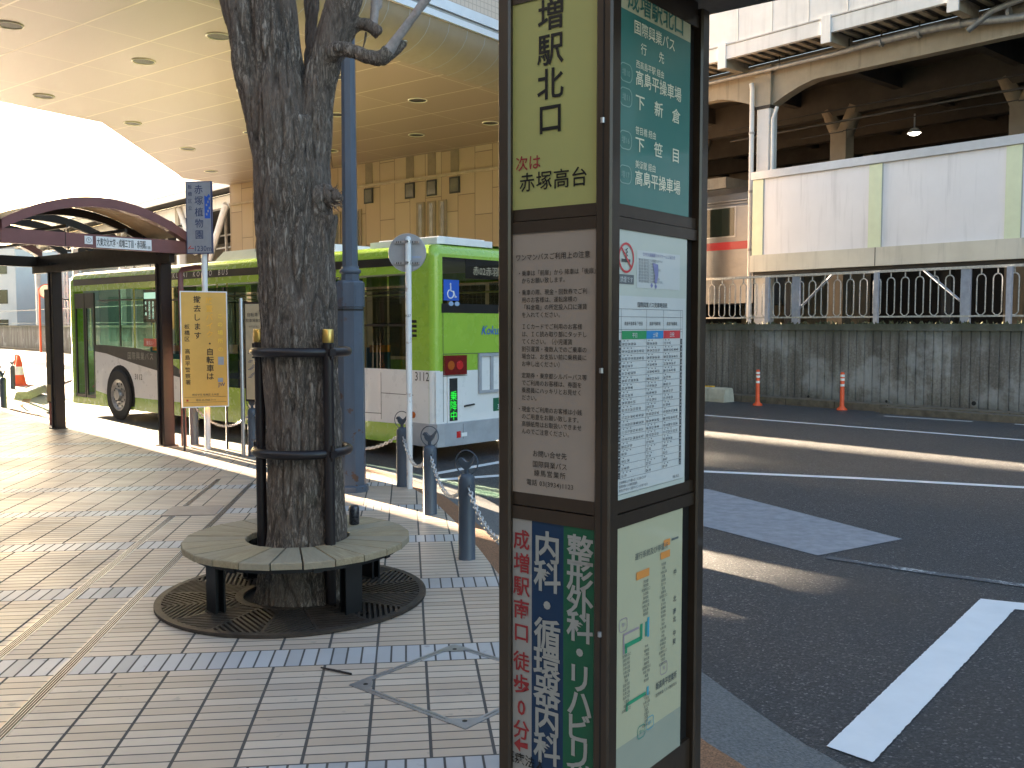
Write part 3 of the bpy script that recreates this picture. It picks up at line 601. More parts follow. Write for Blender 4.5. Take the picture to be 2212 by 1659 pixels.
dg = bpy.context.evaluated_depsgraph_get(); me2 = bpy.data.meshes.new_from_object(raw.evaluated_get(dg)); raw.modifiers.clear(); raw.data = me2
me2.materials.clear(); me2.materials.append(M_bark)
cr = me2.attributes.new('crack', 'FLOAT', 'POINT'); cv = []; newco = []
for v in me2.vertices:
    c = v.co; q = V((c.x * 17, c.y * 17, c.z * 2.1)); w = noise.noise_vector(V((c.x * 3, c.y * 3, c.z * 2.2))) * .55
    a = noise.noise(q + w); a2 = noise.noise(q * 2.3 + w * 2 + V((5, 3, 1))); a3 = noise.noise(V((c.x * 5, c.y * 5, c.z * 4)))
    r1 = min(1., abs(a) * 4.5); r2 = min(1., abs(a2) * 4); low = max(0., 1 - abs(c.z - .15) * 1.0)
    sm = 1. if (c.z < 2.9 or c.x < .1) else .45
    d = ((r1 - .6) * .015 + (r2 - .6) * .008 + a3 * .012) * sm
    newco.append(c + v.normal * d); cv.append(max(0., 1 - r1 * 2.2) * .8 + max(0., 1 - r2 * 2.5) * .3)
for v, c in zip(me2.vertices, newco): v.co = c
cr.data.foreach_set('value', [min(1., x) for x in cv])
for p in me2.polygons: p.use_smooth = True
me2.update()
M_twig = mat('pale_young_bark', (.30, .27, .26), .7, 0, .25, 25, .4, 80); M_cut = mat('pale_cut_wood', (.50, .42, .30), .8)
br = MB()
br.tube([(X(850), TY - .18, 3.20), (X(872), TY - .19, 3.285), (X(905), TY - .2, 3.40), (X(925), TY - .21, 3.47), (X(960), TY - .22, 3.585), (X(1010), TY - .24, 3.74), (X(1040), TY - .25, 3.95)], [.036, .027, .023, .026, .020, .017, .012], M_twig, 9)
br.tube([(X(893), TY - .2, 3.37), (X(906), TY - .22, 3.395), (X(913), TY - .23, 3.40)], [.008, .005, .002], M_twig, 6)
br.tube([(X(852), TY - .16, 3.19), (X(872), TY - .15, 3.235), (X(884), TY - .14, 3.275)], [.030, .026, .022], M_bark, 9); br.lathe([(.018, 0), (.012, .008)], (X(885), TY - .14, 3.278), M_cut, 8)
tree.part('branch', br)
br = MB(); br.tube([(X(811), TY + .02, 3.39), (X(815), TY + .02, 3.48), (X(817), TY + .02, 3.565)], [.026, .025, .026], M_twig, 10); br.tube([(X(818), TY + .02, 3.50), (X(826), TY + .02, 3.53), (X(829), TY + .03, 3.66), (X(828), TY + .03, 3.9)], [.012, .016, .013, .009], M_twig, 8); br.tube([(X(797), TY + .02, 3.38), (X(795), TY + .01, 3.33), (X(791), TY, 3.28)], [.007, .006, .003], M_bark, 6); tree.part('branch', br)
br = MB(); br.tube([(X(530), TY - .12, 3.72), (X(508), TY - .15, 3.64), (X(480), TY - .17, 3.61), (X(455), TY - .18, 3.62), (X(438), TY - .18, 3.68)], [.012, .010, .009, .008, .006], M_bark, 7); tree.part('branch', br)
rnd = random.Random(9); sp = MB()
for k in range(40):                        # splinters of the broken stub and loose bark flakes
    a = V((X(728 + rnd.random() * 16), TY - .12 + rnd.uniform(-.05, .03), 2.33 + rnd.random() * .11)); sp.tube([a, a + V((rnd.uniform(.01, .05), rnd.uniform(-.03, .02), rnd.uniform(-.04, .05)))], [.005, .001], M_bark if k % 6 else M_cut, 5)
for k in range(46):
    h = rnd.uniform(1.2, 3.1); an = rnd.choice((rnd.uniform(-30, 25), rnd.uniform(155, 200), rnd.uniform(200, 340))); rr = .222 + rnd.uniform(-.01, .01); a = V((X(646 - 6 * (h - 1.5)) + math.cos(R(an)) * rr, TY + math.sin(R(an)) * rr, h)); o_ = V((math.cos(R(an)), math.sin(R(an)), 0)); t_ = V((-o_.y, o_.x, 0)) * rnd.uniform(.006, .014); L = rnd.uniform(.04, .12)
    sp.add([a - t_, a + t_, a + t_ * .7 + o_ * .012 - UP * L, a - t_ * .6 + o_ * .014 - UP * L], [(0, 1, 2, 3)], M_bark)
tree.part('bark_flake', sp)['kind'] = 'stuff'

# ================================================================== tree grate, bench, guard
GX, GY = -1.335, 5.72
gr = Thing('tree_grate', 'round dark cast iron tree grate with herringbone slots under the bench', 'tree grate', (GX, GY, 0))
gb = MB(); gb.lathe([(.802, .002), (.802, .0035)], (GX, GY, 0), M_pit, 64); gr.part('pit', gb)
gb = MB(); ctr = (GX, GY, 0)
def annulus(mb, r0, r1, z0, z1, m, n_=72):
    for i in range(n_):
        a, b = 2 * math.pi * i / n_, 2 * math.pi * (i + 1) / n_; P = [V((GX + r * math.cos(t), GY + r * math.sin(t), 0)) for r, t in ((r0, a), (r1, a), (r1, b), (r0, b))]
        mb.prism([p + UP * z0 for p in P], UP * (z1 - z0), m)
annulus(gb, .765, .805, .004, .022, M_iron); annulus(gb, .30, .345, .004, .022, M_iron)
for k in range(8):                           # radial ribs and herringbone bars, eight sectors
    a = R(22.5 + 45 * k); e = V((math.cos(a), math.sin(a), 0)); w_ = V((-e.y, e.x, 0))
    bs = R(45 * k); ed = V((math.cos(bs), math.sin(bs), 0)); ew = V((-ed.y, ed.x, 0)); gb.fbox(V(ctr) + ed * .34 - ew * .009 + UP * .0045, ed * .43, ew * .018, UP * .0165, M_iron)
    gb.fbox(V(ctr) + e * .34 - w_ * .006 + UP * .0046, e * .43, w_ * .012, UP * .0160, M_iron)
    s_ = .10
    while s_ < .80:
        for sg in (1, -1):
            d = (e * math.cos(R(58)) + w_ * sg * math.sin(R(58))); st = None; en = None; L = 0.
            while L < .6:
                p = e * s_ + d * L; r_ = p.length; an = abs(math.atan2(p.dot(w_), p.dot(e)))
                if .335 < r_ < .772 and an < R(22.5):
                    if st is None: st = L
                    en = L
                elif st is not None: break
                L += .006
            if st is not None and en - st > .015:
                dn = V((-d.y, d.x, 0)); gb.fbox(V(ctr) + e * s_ + d * st - dn * .0075 + UP * .0047, d * (en - st), dn * .015, UP * .0155, M_iron)
        s_ += .036
for k in range(4):
    a = R(45 + 90 * k); gb.lathe([(.055, .018), (.055, .0225)], V(ctr) + V((.52 * math.cos(a), .52 * math.sin(a), 0)), M_pit, 16)
gr.part('slatted_plate', gb)

BX, BY = -1.305, 5.72
bn = Thing('round_bench', 'round slatted wooden bench encircling the tree trunk', 'bench', (BX, BY, 0))
seat = MB(); NP = 24; along = []; shade = []; rnd = random.Random(2)
for k in range(NP):
    a0, a1 = 360 / NP * k - 90, 360 / NP * (k + 1) - 90; gap = .0035 if k % 6 else .0065
    am = R((a0 + a1) / 2); e = V((math.cos(am), math.sin(am), 0)); w_ = V((-e.y, e.x, 0)); ha = R(180 / NP); ri, ro = .307, .672
    dz = rnd.uniform(-.0015, .0015); hi, ho = ri * math.tan(ha) - gap, ro * math.tan(ha) - gap; bv = .004
    c = V((BX, BY, .333 + dz)); pl_ = [c + e * ri - w_ * hi, c + e * ro - w_ * ho, c + e * ro + w_ * ho, c + e * ri + w_ * hi]
    mid = sum(pl_, V((0, 0, 0))) / 4; top = [p + UP * .034 for p in pl_]; ins = [p + (mid - p).normalized() * bv + UP * .038 for p in pl_]
    vs = pl_ + top + ins; fs = [(0, 3, 2, 1), (8, 9, 10, 11)] + [(i, (i + 1) % 4, 4 + (i + 1) % 4, 4 + i) for i in range(4)] + [(4 + i, 4 + (i + 1) % 4, 8 + (i + 1) % 4, 8 + i) for i in range(4)]
    seat.add(vs, fs, M_wood); sh_ = rnd.random() ** 1.5 * .8; ofs = rnd.uniform(0, 20)
    for p in vs: q = p - V((BX, BY, .33)); along.append((q.dot(e) * .6 + ofs, q.dot(w_) * 6 + ofs, q.z * 6)); shade.append(sh_)
so_ = bn.part('seat', seat); at = so_.data.attributes.new('along', 'FLOAT_VECTOR', 'POINT'); at.data.foreach_set('vector', [c for p in along for c in p]); at = so_.data.attributes.new('shade', 'FLOAT', 'POINT'); at.data.foreach_set('value', shade)
fr = MB()
for rr in (.37, .60):
    for i in range(48):
        a, b = R(7.5 * i), R(7.5 * (i + 1)); P = [V((BX + r * math.cos(t), BY + r * math.sin(t), .300)) for r, t in ((rr - .02, a), (rr + .02, a), (rr + .02, b), (rr - .02, b))]; fr.prism(P, UP * .03, M_blkpaint)
for k in range(8):
    a = R(22.5 + 45 * k); e = V((math.cos(a), math.sin(a), 0)); fr.cbox(V((BX, BY, .296)) + e * .48, e, .30, .045, .034, M_blkpaint)
bn.part('seat_frame', fr)
for k in range(4):
    a = R(45 + 90 * k); e = V((math.cos(a), math.sin(a), 0)); w_ = V((-e.y, e.x, 0)); lg = MB(); c = V((BX, BY, .006)) + e * .52
    lg.cbox(c, w_, .11, .012, .29, M_blkpaint); lg.cbox(c + e * .05, w_, .11, .012, .29, M_blkpaint); lg.cbox(c + e * .025, e, .042, .012, .288, M_blkpaint); lg.cbox(c + e * .025 - UP * .004, w_, .15, .12, .012, M_blkpaint)
    bn.part('leg', lg)
gd = Thing('tree_guard', 'dark brown steel tree guard with two ring rails and gold caps', 'tree guard', (TX, TY, 0))
for zz in (1.497, .905):
    rg = MB(); rg.tube(arc((X(652), TY, zz), .275, 0, 360, 48)[:-1], .027, M_guard, 12, closed=True); gd.part('ring_rail', rg)
for ang in (176, -42, 66):
    po = MB(); p = V((X(652) + .285 * math.cos(R(ang)), TY + .285 * math.sin(R(ang)), 0)); o_ = V((math.cos(R(ang)), math.sin(R(ang)), 0))
    if ang == 176: p = V((X(562), TY, 0))
    if ang == -42: p = V((X(724), TY - .2, 0))
    po.lathe([(.031, .02), (.031, 1.555)], p, M_guard, 16)
    for zz in (1.497, .905): po.lathe([(.012, -.04), (.012, .05)], p + o_ * .034 + UP * zz, M_guard, 8); po.cbox(p + UP * (zz - .02), o_, .09, .04, .04, M_guard)
    cq = gd.part('post', po); cb = MB(); cb.lathe([(.033, 1.553), (.034, 1.56), (.034, 1.625), (.030, 1.632)], p, M_brass, 16); gd.part('cap', cb, cq)
cn = MB(); cn.lathe([(.026, .372), (.033, .378), (.033, .482), (.027, .492), (.025, .494)], (X(741), BY + .34, 0), mat('dark_patterned_can', (.06, .06, .07), .3, .5, .8, 60), 20); solid('drink_can', cn, 'small dark drink can standing on the round bench behind the tree', 'can', (X(741), BY + .34, .371))

# ================================================================== lamp post
LX, LY = -1.6, 9.44
lp = Thing('lamp_post', 'blue grey octagonal lamp post with rust spots behind the tree', 'lamp post', (LX, LY, 0))
mb = MB(); ph = R(22.5)
mb.lathe([(.165, 0), (.165, .055), (.150, .065)], (LX, LY, 0), M_post, 8, False, ph); mb.lathe([(.137, .06), (.134, 1.82)], (LX, LY, 0), M_post, 8, False, ph)
lp.part('base_shaft', mb)
mb = MB(); mb.lathe([(.128, 1.818), (.128, 1.835), (.143, 1.84), (.143, 2.075), (.128, 2.092), (.09, 2.10), (.09, 2.165)], (LX, LY, 0), M_post, 8, False, ph)
for k in range(8):
    a = R(45 * k); e = V((math.cos(a), math.sin(a), 0)); w_ = V((-e.y, e.x, 0)); c = V((LX, LY, 1.865)) + e * .1325; mb.fbox(c - w_ * .038, w_ * .076, e * .003, UP * .185, M_post)
lp.part('service_box', mb); mb = MB(); mb.lathe([(.139, 1.80), (.139, 1.818)], (LX, LY, 0), M_black, 8, False, ph); lp.part('dark_gap_ring', mb)  # black ring painted for the dark gap below the box
mb = MB(); mb.lathe([(.088, 2.16), (.105, 2.175), (.108, 2.19), (.10, 2.205), (.085, 2.215), (.085, 2.24)], (LX, LY, 0), M_post, 20); lp.part('collar', mb)
mb = MB(); mb.lathe([(.078, 2.235), (.066, 5.4), (.060, 7.0)], (LX, LY, 0), M_post, 8, False, ph); mb.tube([(LX, LY, 6.9), (LX + .3, LY - .3, 7.3), (LX + .9, LY - .9, 7.45)], [.045, .04, .035], M_post, 8); lp.part('upper_shaft', mb)
mb = MB(); mb.tube([(LX + .8, LY - .8, 7.45), (LX + 1.0, LY - 1.0, 7.46), (LX + 1.4, LY - 1.4, 7.44)], [.05, .11, .07], M_white, 10, flat=.5); lp.part('lamp_head', mb)

# ================================================================== bollards and chains
bl0 = Thing('bollard', 'x', 'bollard', (0, 0, 0), 'bird topped bollards along the kerb')
mb = MB(); mb.lathe([(.062, 0), (.060, .004), (.060, .555), (.057, .585), (.045, .603), (.030, .610)], (0, 0, 0), M_boll, 24); po = bl0.part('post', mb)
mb = MB(); vx = V((.91, -.42, 0)); mb.tube([V((0, 0, .687)) + (vx * math.cos(R(a)) + UP * math.sin(R(a))) * .088 for a in range(0, 360, 12)], .0045, M_boll, 8, closed=True); bl0.part('ring', mb)
mb = MB(); bird = [(-.055, .005), (-.066, .010), (-.062, .022), (-.048, .034), (-.032, .032), (-.020, .018), (.000, .006), (.022, .010), (.045, .030), (.062, .052), (.070, .058), (.058, .030), (.040, -.008), (.022, -.034), (.008, -.048), (.008, -.082), (-.012, -.082), (-.012, -.048), (-.032, -.036), (-.046, -.018), (-.050, 0)]
wx = UP.cross(vx); mb.prism([V((0, 0, .687)) + vx * x + UP * y + wx * .013 for x, y in bird], wx * -.026, M_boll); bl0.part('bird_ornament', mb)
for s_ in (-1, 1):
    mb = MB(); c = V((.02, -.055, .515)) if s_ < 0 else V((-.02, .055, .515)); o_ = V((c.x, c.y, 0)).normalized(); mb.tube([c + o_ * .016 + (o_ * math.cos(R(a)) + UP * math.sin(R(a))) * .020 for a in range(0, 360, 30)], .005, M_boll, 6, closed=True); bl0.part('eye', mb)
bpos = [(-4.43, 13.16), (-3.29, 11.98), (-2.22, 10.85), (-1.13, 9.71), (-.72, 8.26), (-.32, 6.65), (.10, 5.15), (-10.31, 19.19), (-12.0, 22.2), (-13.1, 24.86)]
blab = ['bird topped bollard behind the yellow notice board', 'bird topped bollard behind the small map stand left of the tree', 'bollard hidden behind the tree trunk by the lamp post', 'bird topped bollard beside the white pole of the round sign', 'bird topped bollard midway between the round sign pole and the pylon', 'bird topped bollard standing nearest to the bus stop pylon', 'bollard behind the bus stop pylon holding the end of the chain', 'dark bollard nearest the bus shelter on the bright far kerb', 'dark bollard on the bright kerb between two others beyond the shelter', 'dark bollard beside the red traffic cones at far left']
for i, (x, y) in enumerate(bpos):
    if i == 0: bl0.o.location = (x, y, 0); bl0.o['label'] = blab[0]
    else: dup(bl0.o, (x, y, 0), blab[i])
def chain(p, q, sag, label, grp='galvanised chains between bollards'):
    p, q = V(p), V(q); L = (q - p).length * 1.08; n_ = int(L / .040); mb = MB(); P = []
    for i in range(n_ + 1):
        t = i / n_; P.append(p.lerp(q, t) - UP * sag * 4 * t * (1 - t))
    for i in range(n_):
        c = (P[i] + P[i + 1]) / 2; d = (P[i + 1] - P[i]).normalized(); a = d.cross(UP).normalized(); b_ = d.cross(a); s_ = a if i % 2 else b_; s_ = (s_ + (b_ if i % 2 else -a) * .6).normalized()
        mb.tube([c + d * math.cos(R(k)) * .027 + s_ * math.sin(R(k)) * .014 for k in range(0, 360, 45)], .0058, M_chain, 5, closed=True)
    solid('chain', mb, label, 'chain', p, grp)
cl = ['sagging chain in front of the lime bus between the notice board and the map stand', 'chain running behind the tree trunk from the map stand', 'chain from behind the lamp post up to the round sign pole bollard', 'chain between the two bollards right of the round sign pole, farther span', 'sagging chain between the two bollards nearest the pylon', 'chain hanging from the bollard nearest the pylon and passing behind the pylon', 'chain between the dark bollards on the bright far kerb']
for (i, j), lb in zip(((0, 1), (1, 2), (2, 3), (3, 4), (4, 5), (5, 6), (7, 8)), cl):
    a, b = V((*bpos[i], .515)), V((*bpos[j], .515)); d = (b - a).normalized(); chain(a + d * .07, b - d * .07, .19 if i != 7 else .25, lb)

# ================================================================== signs by the kerb
sgn = Thing('round_sign', 'round grey sign seen from the back on a white pole', 'sign', (-1.04, 9.57, 0))
mb = MB(); mb.lathe([(.031, 0), (.031, 2.5), (.026, 2.53), (.012, 2.545)], (-1.04, 9.57, 0), M_whitepole, 14); mb.text('R27', (-1.04, 9.537, 1.74), (1, 0, 0), UP, .035, M_ink); sgn.part('pole', mb)
mb = MB(); c = V((-1.055, 9.615, 2.385)); fd = V((.08, .997, 0)); fx = V((.997, -.08, 0))
disc = [c + (fx * math.cos(R(a)) + UP * math.sin(R(a))) * .190 for a in range(0, 360, 9)]; mb.prism(disc, fd * .006, M_signback)
mb.tube([p + fd * .003 for p in disc], .004, M_steel, 6, closed=True)
for zz in (.105, -.105):
    mb.fbox(c - fd * .022 - fx * .125 + UP * (zz - .014), fx * .25, fd * .022, UP * .028, M_steel)
    for k in (-.105, -.085, -.06, .06, .085, .105): mb.fbox(c - fd * .024 + fx * (k - .004) + UP * (zz - .010), fx * .008, fd * .003, UP * .020, M_dark)
mb.fbox(c - fd * .0012 + fx * .05 - UP * .055, fx * .095, fd * .001, UP * .022, mat('pale_blue_sticker', (.28, .33, .45), .5)); sgn.part('disc', mb)
mb = MB()
for zz in (2.49, 2.28): mb = MB(); mb.lathe([(.034, 0), (.034, .03)], (-1.04, 9.57, zz - .015), M_steel, 14); mb.lathe([(.008, 0), (.008, .01)], (-1.04, 9.536, zz - .004), M_dark, 8); sgn.part('clamp', mb)

gs = Thing('garden_sign', 'white and blue direction sign to the botanical garden on a white pole', 'sign', (-4.08, 12.66, 0))
mb = MB(); mb.lathe([(.038, 0), (.038, 3.5)], (-4.08, 12.66, 0), M_white, 14); gs.part('pole', mb)
u_ = V((.985, -.17, 0)); c = V((-4.12, 12.60, 2.60)); nn = V((-u_.y, u_.x, 0)) * -1; wdt, hgt = .365, .945; mb = MB(); M_gsign = mat('pale_sign_face', (.30, .30, .325), .45); M_navy = mat('navy_ink', (.035, .05, .13), .5)
o_ = c - u_ * wdt / 2; mb.fbox(o_, u_ * wdt, nn * -.03, UP * hgt, M_navy); mb.poly([o_ + u_ * .012 + UP * .012 + nn * .001, o_ + u_ * (wdt - .012) + UP * .012 + nn * .001, o_ + u_ * (wdt - .012) + UP * (hgt - .012) + nn * .001, o_ + u_ * .012 + UP * (hgt - .012) + nn * .001], M_gsign)
G = lambda x, y: o_ + u_ * x + UP * y + nn * .001
mb.vtext('赤塚植物園', G(.185, .90), u_, UP, .125, M_navy, .147, bold=.012); mb.vtext('板橋区立', G(.062, .905), u_, UP, .062, M_navy, .092, bold=.004)
mb.poly([G(.265, .46) + nn * .0015, G(.345, .46) + nn * .0015, G(.345, .75) + nn * .0015, G(.325, .78) + nn * .0015, G(.30, .74) + nn * .0015, G(.265, .76) + nn * .0015], M_bluesign)
for k in range(6): mb.fbox(G(.285 + .02 * (k % 3), .50 + .04 * k) + nn * .0018, u_ * .02, nn * .001, UP * .03, M_gsign)
mb.text('1230m', G(.235, .035), u_, UP, .10, M_navy, 'c', bold=.012, squeeze=.92); mb.text('←', G(.062, .035), u_, UP, .11, M_red, 'c', bold=.03); gs.part('panel', mb)

ys = Thing('notice_board', 'yellow warning notice board about bicycle removal on thin brown legs', 'notice board', (-4.06, 12.54, 0))
a_, b_ = V((-4.335, 12.42, 0)), V((-3.79, 12.66, 0)); u_ = (b_ - a_).normalized(); nn = V((u_.y, -u_.x, 0)); wdt = (b_ - a_).length
for p in (a_ + u_ * .025, b_ - u_ * .025):
    mb = MB(); mb.cbox(p - nn * .03, u_, .028, .028, 2.0, M_dkbrown); ys.part('leg', mb)
mb = MB(); o_ = a_ + UP * .575; hgt = 1.53; mb.fbox(o_, u_ * wdt, nn * .018, UP * hgt, M_yel)
for x0_, y0_, x1_, y1_ in ((0, 0, wdt, .014), (0, hgt - .014, wdt, hgt), (0, .014, .014, hgt - .014), (wdt - .014, .014, wdt, hgt - .014)): mb.fbox(o_ + u_ * x0_ + UP * y0_ + nn * .0185, u_ * (x1_ - x0_), nn * .004, UP * (y1_ - y0_), M_white)
G = lambda x, y: o_ + u_ * x + UP * y + nn * .0195
mb.vtext('撤去します', G(.215, 1.47), u_, UP, .098, M_black, .118, bold=.02); mb.vtext('・自転車は', G(.365, .89), u_, UP, .100, M_black, .108, bold=.022); mb.vtext('板橋区　高島平警察署', G(.082, 1.10), u_, UP, .070, M_black, .081, bold=.008)
mb.vtext('放置バイク', G(.365, 1.46), u_, UP, .095, M_yfade, .112, bold=.02); mb.vtext('この場所の', G(.50, 1.24), u_, UP, .07, mat('pale_yellow_ink', (.88, .58, .06), .5), .11, bold=.01)
mb.fbox(G(.465, .56), u_ * .075, nn * .001, UP * .105, M_signback); mb.fbox(G(.46, .33), u_ * .065, nn * .001, UP * .055, M_signback); mb.text('JW', G(.505, .275), u_, UP, .065, M_navy, bold=.03)
for yy, t_ in ((.155, '問合せ先 板橋区 土木部'), (.085, '電話 03-3964-1111')): mb.text(t_, G(.30, yy), u_, UP, .032, M_ink); mb.fbox(G(.03, yy - .018), u_ * (wdt - .06), nn * .001, UP * .003, M_ink)
mb.text('■', G(.07, .083), u_, UP, .035, M_red); ys.part('board', mb)

ms = Thing('map_stand', 'narrow beige map stand with dark frame half hidden by the tree', 'sign', (-3.41, 11.98, 0))
mb = MB(); mb.lathe([(.026, 0), (.026, 1.98), (.020, 2.0)], (-3.41, 11.98, 0), M_steel, 12); ms.part('pole', mb)
u_ = V((.94, -.34, 0)); nn = V((u_.y, -u_.x, 0)); o_ = V((-3.37, 11.97, .70)); mb = MB(); mb.fbox(o_, u_ * .36, nn * -.03, UP * 1.25, M_dkbrown); mb.fbox(o_ + u_ * .02 + UP * .025 + nn * .0005, u_ * .32, nn * .004, UP * 1.20, mat('beige_map_sheet', (.46, .37, .24), .4))
G = lambda x, y: o_ + u_ * x + UP * y + nn * .005
mb.text('自転車', G(.13, 1.07), u_, UP, .055, M_ink); mb.text('駐車場案内図', G(.17, 1.0), u_, UP, .048, M_ink); mb.text('のりば 北口', G(.15, .93), u_, UP, .03, M_ink)
for k in range(14): mb.fbox(G(.05 + .02 * (k % 6), .30 + .016 * k), u_ * .05, nn * .001, UP * .008, M_navy)
mb.tube([G(.05 + .05 * k, .60 + .02 * math.sin(k * 1.7)) for k in range(7)], .003, M_dkbrown, 5); ms.part('board', mb)

# ================================================================== bus shelter
K = V((-4.38, 12.90, 0)); SA = V((-.757, .653, 0)); SB = V((.653, .757, 0)); SW, SL = 2.38, 4.6
sh = Thing('bus_shelter', 'maroon bus shelter with arched translucent roof beside the bus', 'bus shelter', K)
SP = lambda s_, w_, z_: K + SA * s_ - SB * w_ + UP * z_
for s_, w_ in ((.40, .14), (3.75, .14)):
    mb = MB(); c = SP(s_, w_, 0); mb.fbox(c - SA * .08 - SB * .08, SA * .05, SB * .16, UP * 2.64, M_dkbrown, .006); mb.fbox(c + SA * .03 - SB * .08, SA * .05, SB * .16, UP * 2.64, M_dkbrown, .006); mb.fbox(c - SA * .03 - SB * .06, SA * .06, SB * .12, UP * 2.64, M_dkbrown)
    mb.fbox(c - SA * .11 - SB * .11, SA * .22, SB * .22, UP * .012, M_dkbrown); sh.part('post', mb)
zb_, zt_ = 2.62, 2.79
mb = MB(); mb.fbox(SP(0, 0, zb_), -SB * SW, SA * .09, UP * (zt_ - zb_), M_brownpaint)
for w_ in (.02, .62, 1.63): mb.fbox(SP(-.003, w_, zb_), -SB * .008, SA * .003, UP * (zt_ - zb_), M_dkbrown)
sh.part('gable_beam', mb)
mb = MB(); mb.fbox(SP(SL - .09, 0, zb_), -SB * SW, SA * .09, UP * (zt_ - zb_), M_dkbrown)
for w_ in (0, SW - .09): mb.fbox(SP(.09, w_, zb_), SA * (SL - .18), -SB * .09, UP * (zt_ - zb_), M_dkbrown)
mb.fbox(SP(.09, .14, zb_ - .12), SA * (SL - .3), -SB * .08, UP * .12, M_dkbrown)
for w_ in (.8, 1.55): mb.fbox(SP(.09, w_, zb_ + .24), SA * (SL - .18), -SB * .03, UP * .04, M_dkbrown)
sh.part('edge_beam', mb)
rise = .36
def arch(w_, extra=0.): t = w_ / SW * 2 - 1; return zt_ - .02 + (rise + extra) * (1 - t * t)
NA = 24
def archrib(mb, s0, s1, d0, d1, m):
    lo = [SP(s0, SW * i / NA, arch(SW * i / NA) + d0) for i in range(NA + 1)]; hi = [p + UP * (d1 - d0) for p in lo]; d = SA * (s1 - s0)
    vs = lo + hi + [p + d for p in lo] + [p + d for p in hi]; q = NA + 1; fs = []
    for i in range(NA): fs += [(i, q + i, q + i + 1, i + 1), (2 * q + i, 2 * q + i + 1, 3 * q + i + 1, 3 * q + i), (q + i, 3 * q + i, 3 * q + i + 1, q + i + 1), (i, i + 1, 2 * q + i + 1, 2 * q + i)]
    mb.add(vs, fs, m)
for q in (-.04, SL - .1): mb = MB(); archrib(mb, q, q + .14, 0, .12, M_brownpaint); sh.part('gable_arch', mb)
for k in range(1, 5):
    mb = MB(); archrib(mb, .10 + k * .87, .17 + k * .87, -.02, .085, M_dkbrown); sh.part('roof_rib', mb)
mb = MB(); archrib(mb, .10, .97, .09, .105, mat('tan_roof_lining', (.40, .28, .15), .6)); archrib(mb, .97, SL - .1, .09, .10, M_poly); sh.part('roof_panel', mb)
mb = MB(); c = SP(.16, .02, 0); mb.tube([c, c + UP * 2.36, c + UP * 2.42 + SB * .03, c + UP * 2.44 + SB * .10 - SA * .25, c + UP * 2.44 + SB * .12 - SA * .42, c + UP * 2.62 + SB * .12 - SA * .45], .038, M_brownpaint, 10)
for zz in (1.0, 2.1): mb.lathe([(.045, 0), (.045, .05)], c + UP * zz, M_brownpaint, 10)
sh.part('downpipe', mb)
mb = MB(); G = lambda w_, z_: SP(-.006, w_, z_)
def plate(mb, w0, w1, z0, z1, m): mb.fbox(SP(0, w0, z0), -SB * (w1 - w0), -SA * .006, UP * (z1 - z0), m)
plate(mb, .52, 1.255, zb_ + .01, zt_ - .02, M_white); mb.text('大東文化大学・成増三丁目・赤羽駅', SP(-.007, .925, zb_ + .040), SB, UP, .108, M_black, bold=.02, squeeze=.375); mb.text('方面', SP(-.007, .575, zb_ + .035), SB, UP, .04, M_ink); sh.part('route_sign', mb)
mb = MB(); plate(mb, 1.30, 1.40, zb_ + .045, zt_ - .025, M_white); mb.text('①', SP(-.007, 1.35, zb_ + .065), SB, UP, .08, M_black); sh.part('number_sign', mb)
bd = Thing('shelter_board', 'brown board with yellow foot seen edge on beside the shelter post', 'notice board', SP(4.2, 0, 0))
mb = MB(); c = SP(4.15, -.03, 0); mb.fbox(c + UP * .38, SA * .26, -SB * .06, UP * 1.87, mat('brown_timetable_face', (.055, .042, .02), .5)); mb.fbox(c + UP * .40 - SA * .003, SA * .003, -SB * .06, UP * .28, M_tan); mb.fbox(c + UP * .40 - SB * .0605, SA * .26, -SB * .002, UP * .28, M_tan); bd.part('panel', mb)
for s_ in (4.16, 4.38):
    mb = MB(); mb.cbox(SP(s_, .0, 0), SA, .03, .03, .38, M_brownpaint); bd.part('leg', mb)

# ================================================================== bus
R0 = V((-1.0, 12.2, -.12)); BL, BW = 10.85, 2.48
bus = Thing('bus', 'lime green and white city bus stopped at the kerb with dark windows', 'bus', R0)
BP = lambda t, w, z: R0 + A * t + B * w + UP * z
rad = .10
doors = [(9.72, 10.62)]
wins = [(8.18, 9.50, 1.38, 2.46), (7.02, 7.98, 1.36, 2.44), (5.85, 6.88, 1.28, 2.44), (4.35, 5.65, .42, 2.40), (3.25, 4.20, 1.25, 2.42), (2.30, 3.12, 1.20, 2.42), (1.44, 2.18, 1.20, 2.42), (.93, 1.36, 1.19, 2.44), (.50, .89, 1.19, 2.44)]
zl = sorted({.20, .34, .46, 1.19, 1.20, 1.25, 1.28, 1.36, 1.38, 2.06, 2.40, 2.42, 2.44, 2.46, 2.50, 2.56, 2.66, 2.70})
def perimeter():
    P = []
    tl = sorted({rad, BL - rad, 9.72, 10.62} | {x for q in wins for x in q[:2]})
    for t in tl: P.append((t, 0., 'L'))
    for k in range(1, 6): a = R(-90 + 18 * k); P.append((BL - rad + rad * math.cos(a), rad + rad * math.sin(a), 'c'))
    for w in (rad, .30, 2.2, BW - rad): P.append((BL, w, 'F'))
    for k in range(1, 6): a = R(18 * k); P.append((BL - rad + rad * math.cos(a), BW - rad + rad * math.sin(a), 'c'))
    for t in reversed(tl): P.append((t, BW, 'R'))
    for k in range(1, 6): a = R(90 + 18 * k); P.append((rad + rad * math.cos(a), BW - rad + rad * math.sin(a), 'c'))
    for w in (BW - rad, 2.33, .15, rad): P.append((0., w, 'B'))
    for k in range(1, 6): a = R(180 + 18 * k); P.append((rad + rad * math.cos(a), rad + rad * math.sin(a), 'c'))
    return P
PER = perimeter(); npz = len(PER); mb = MB()
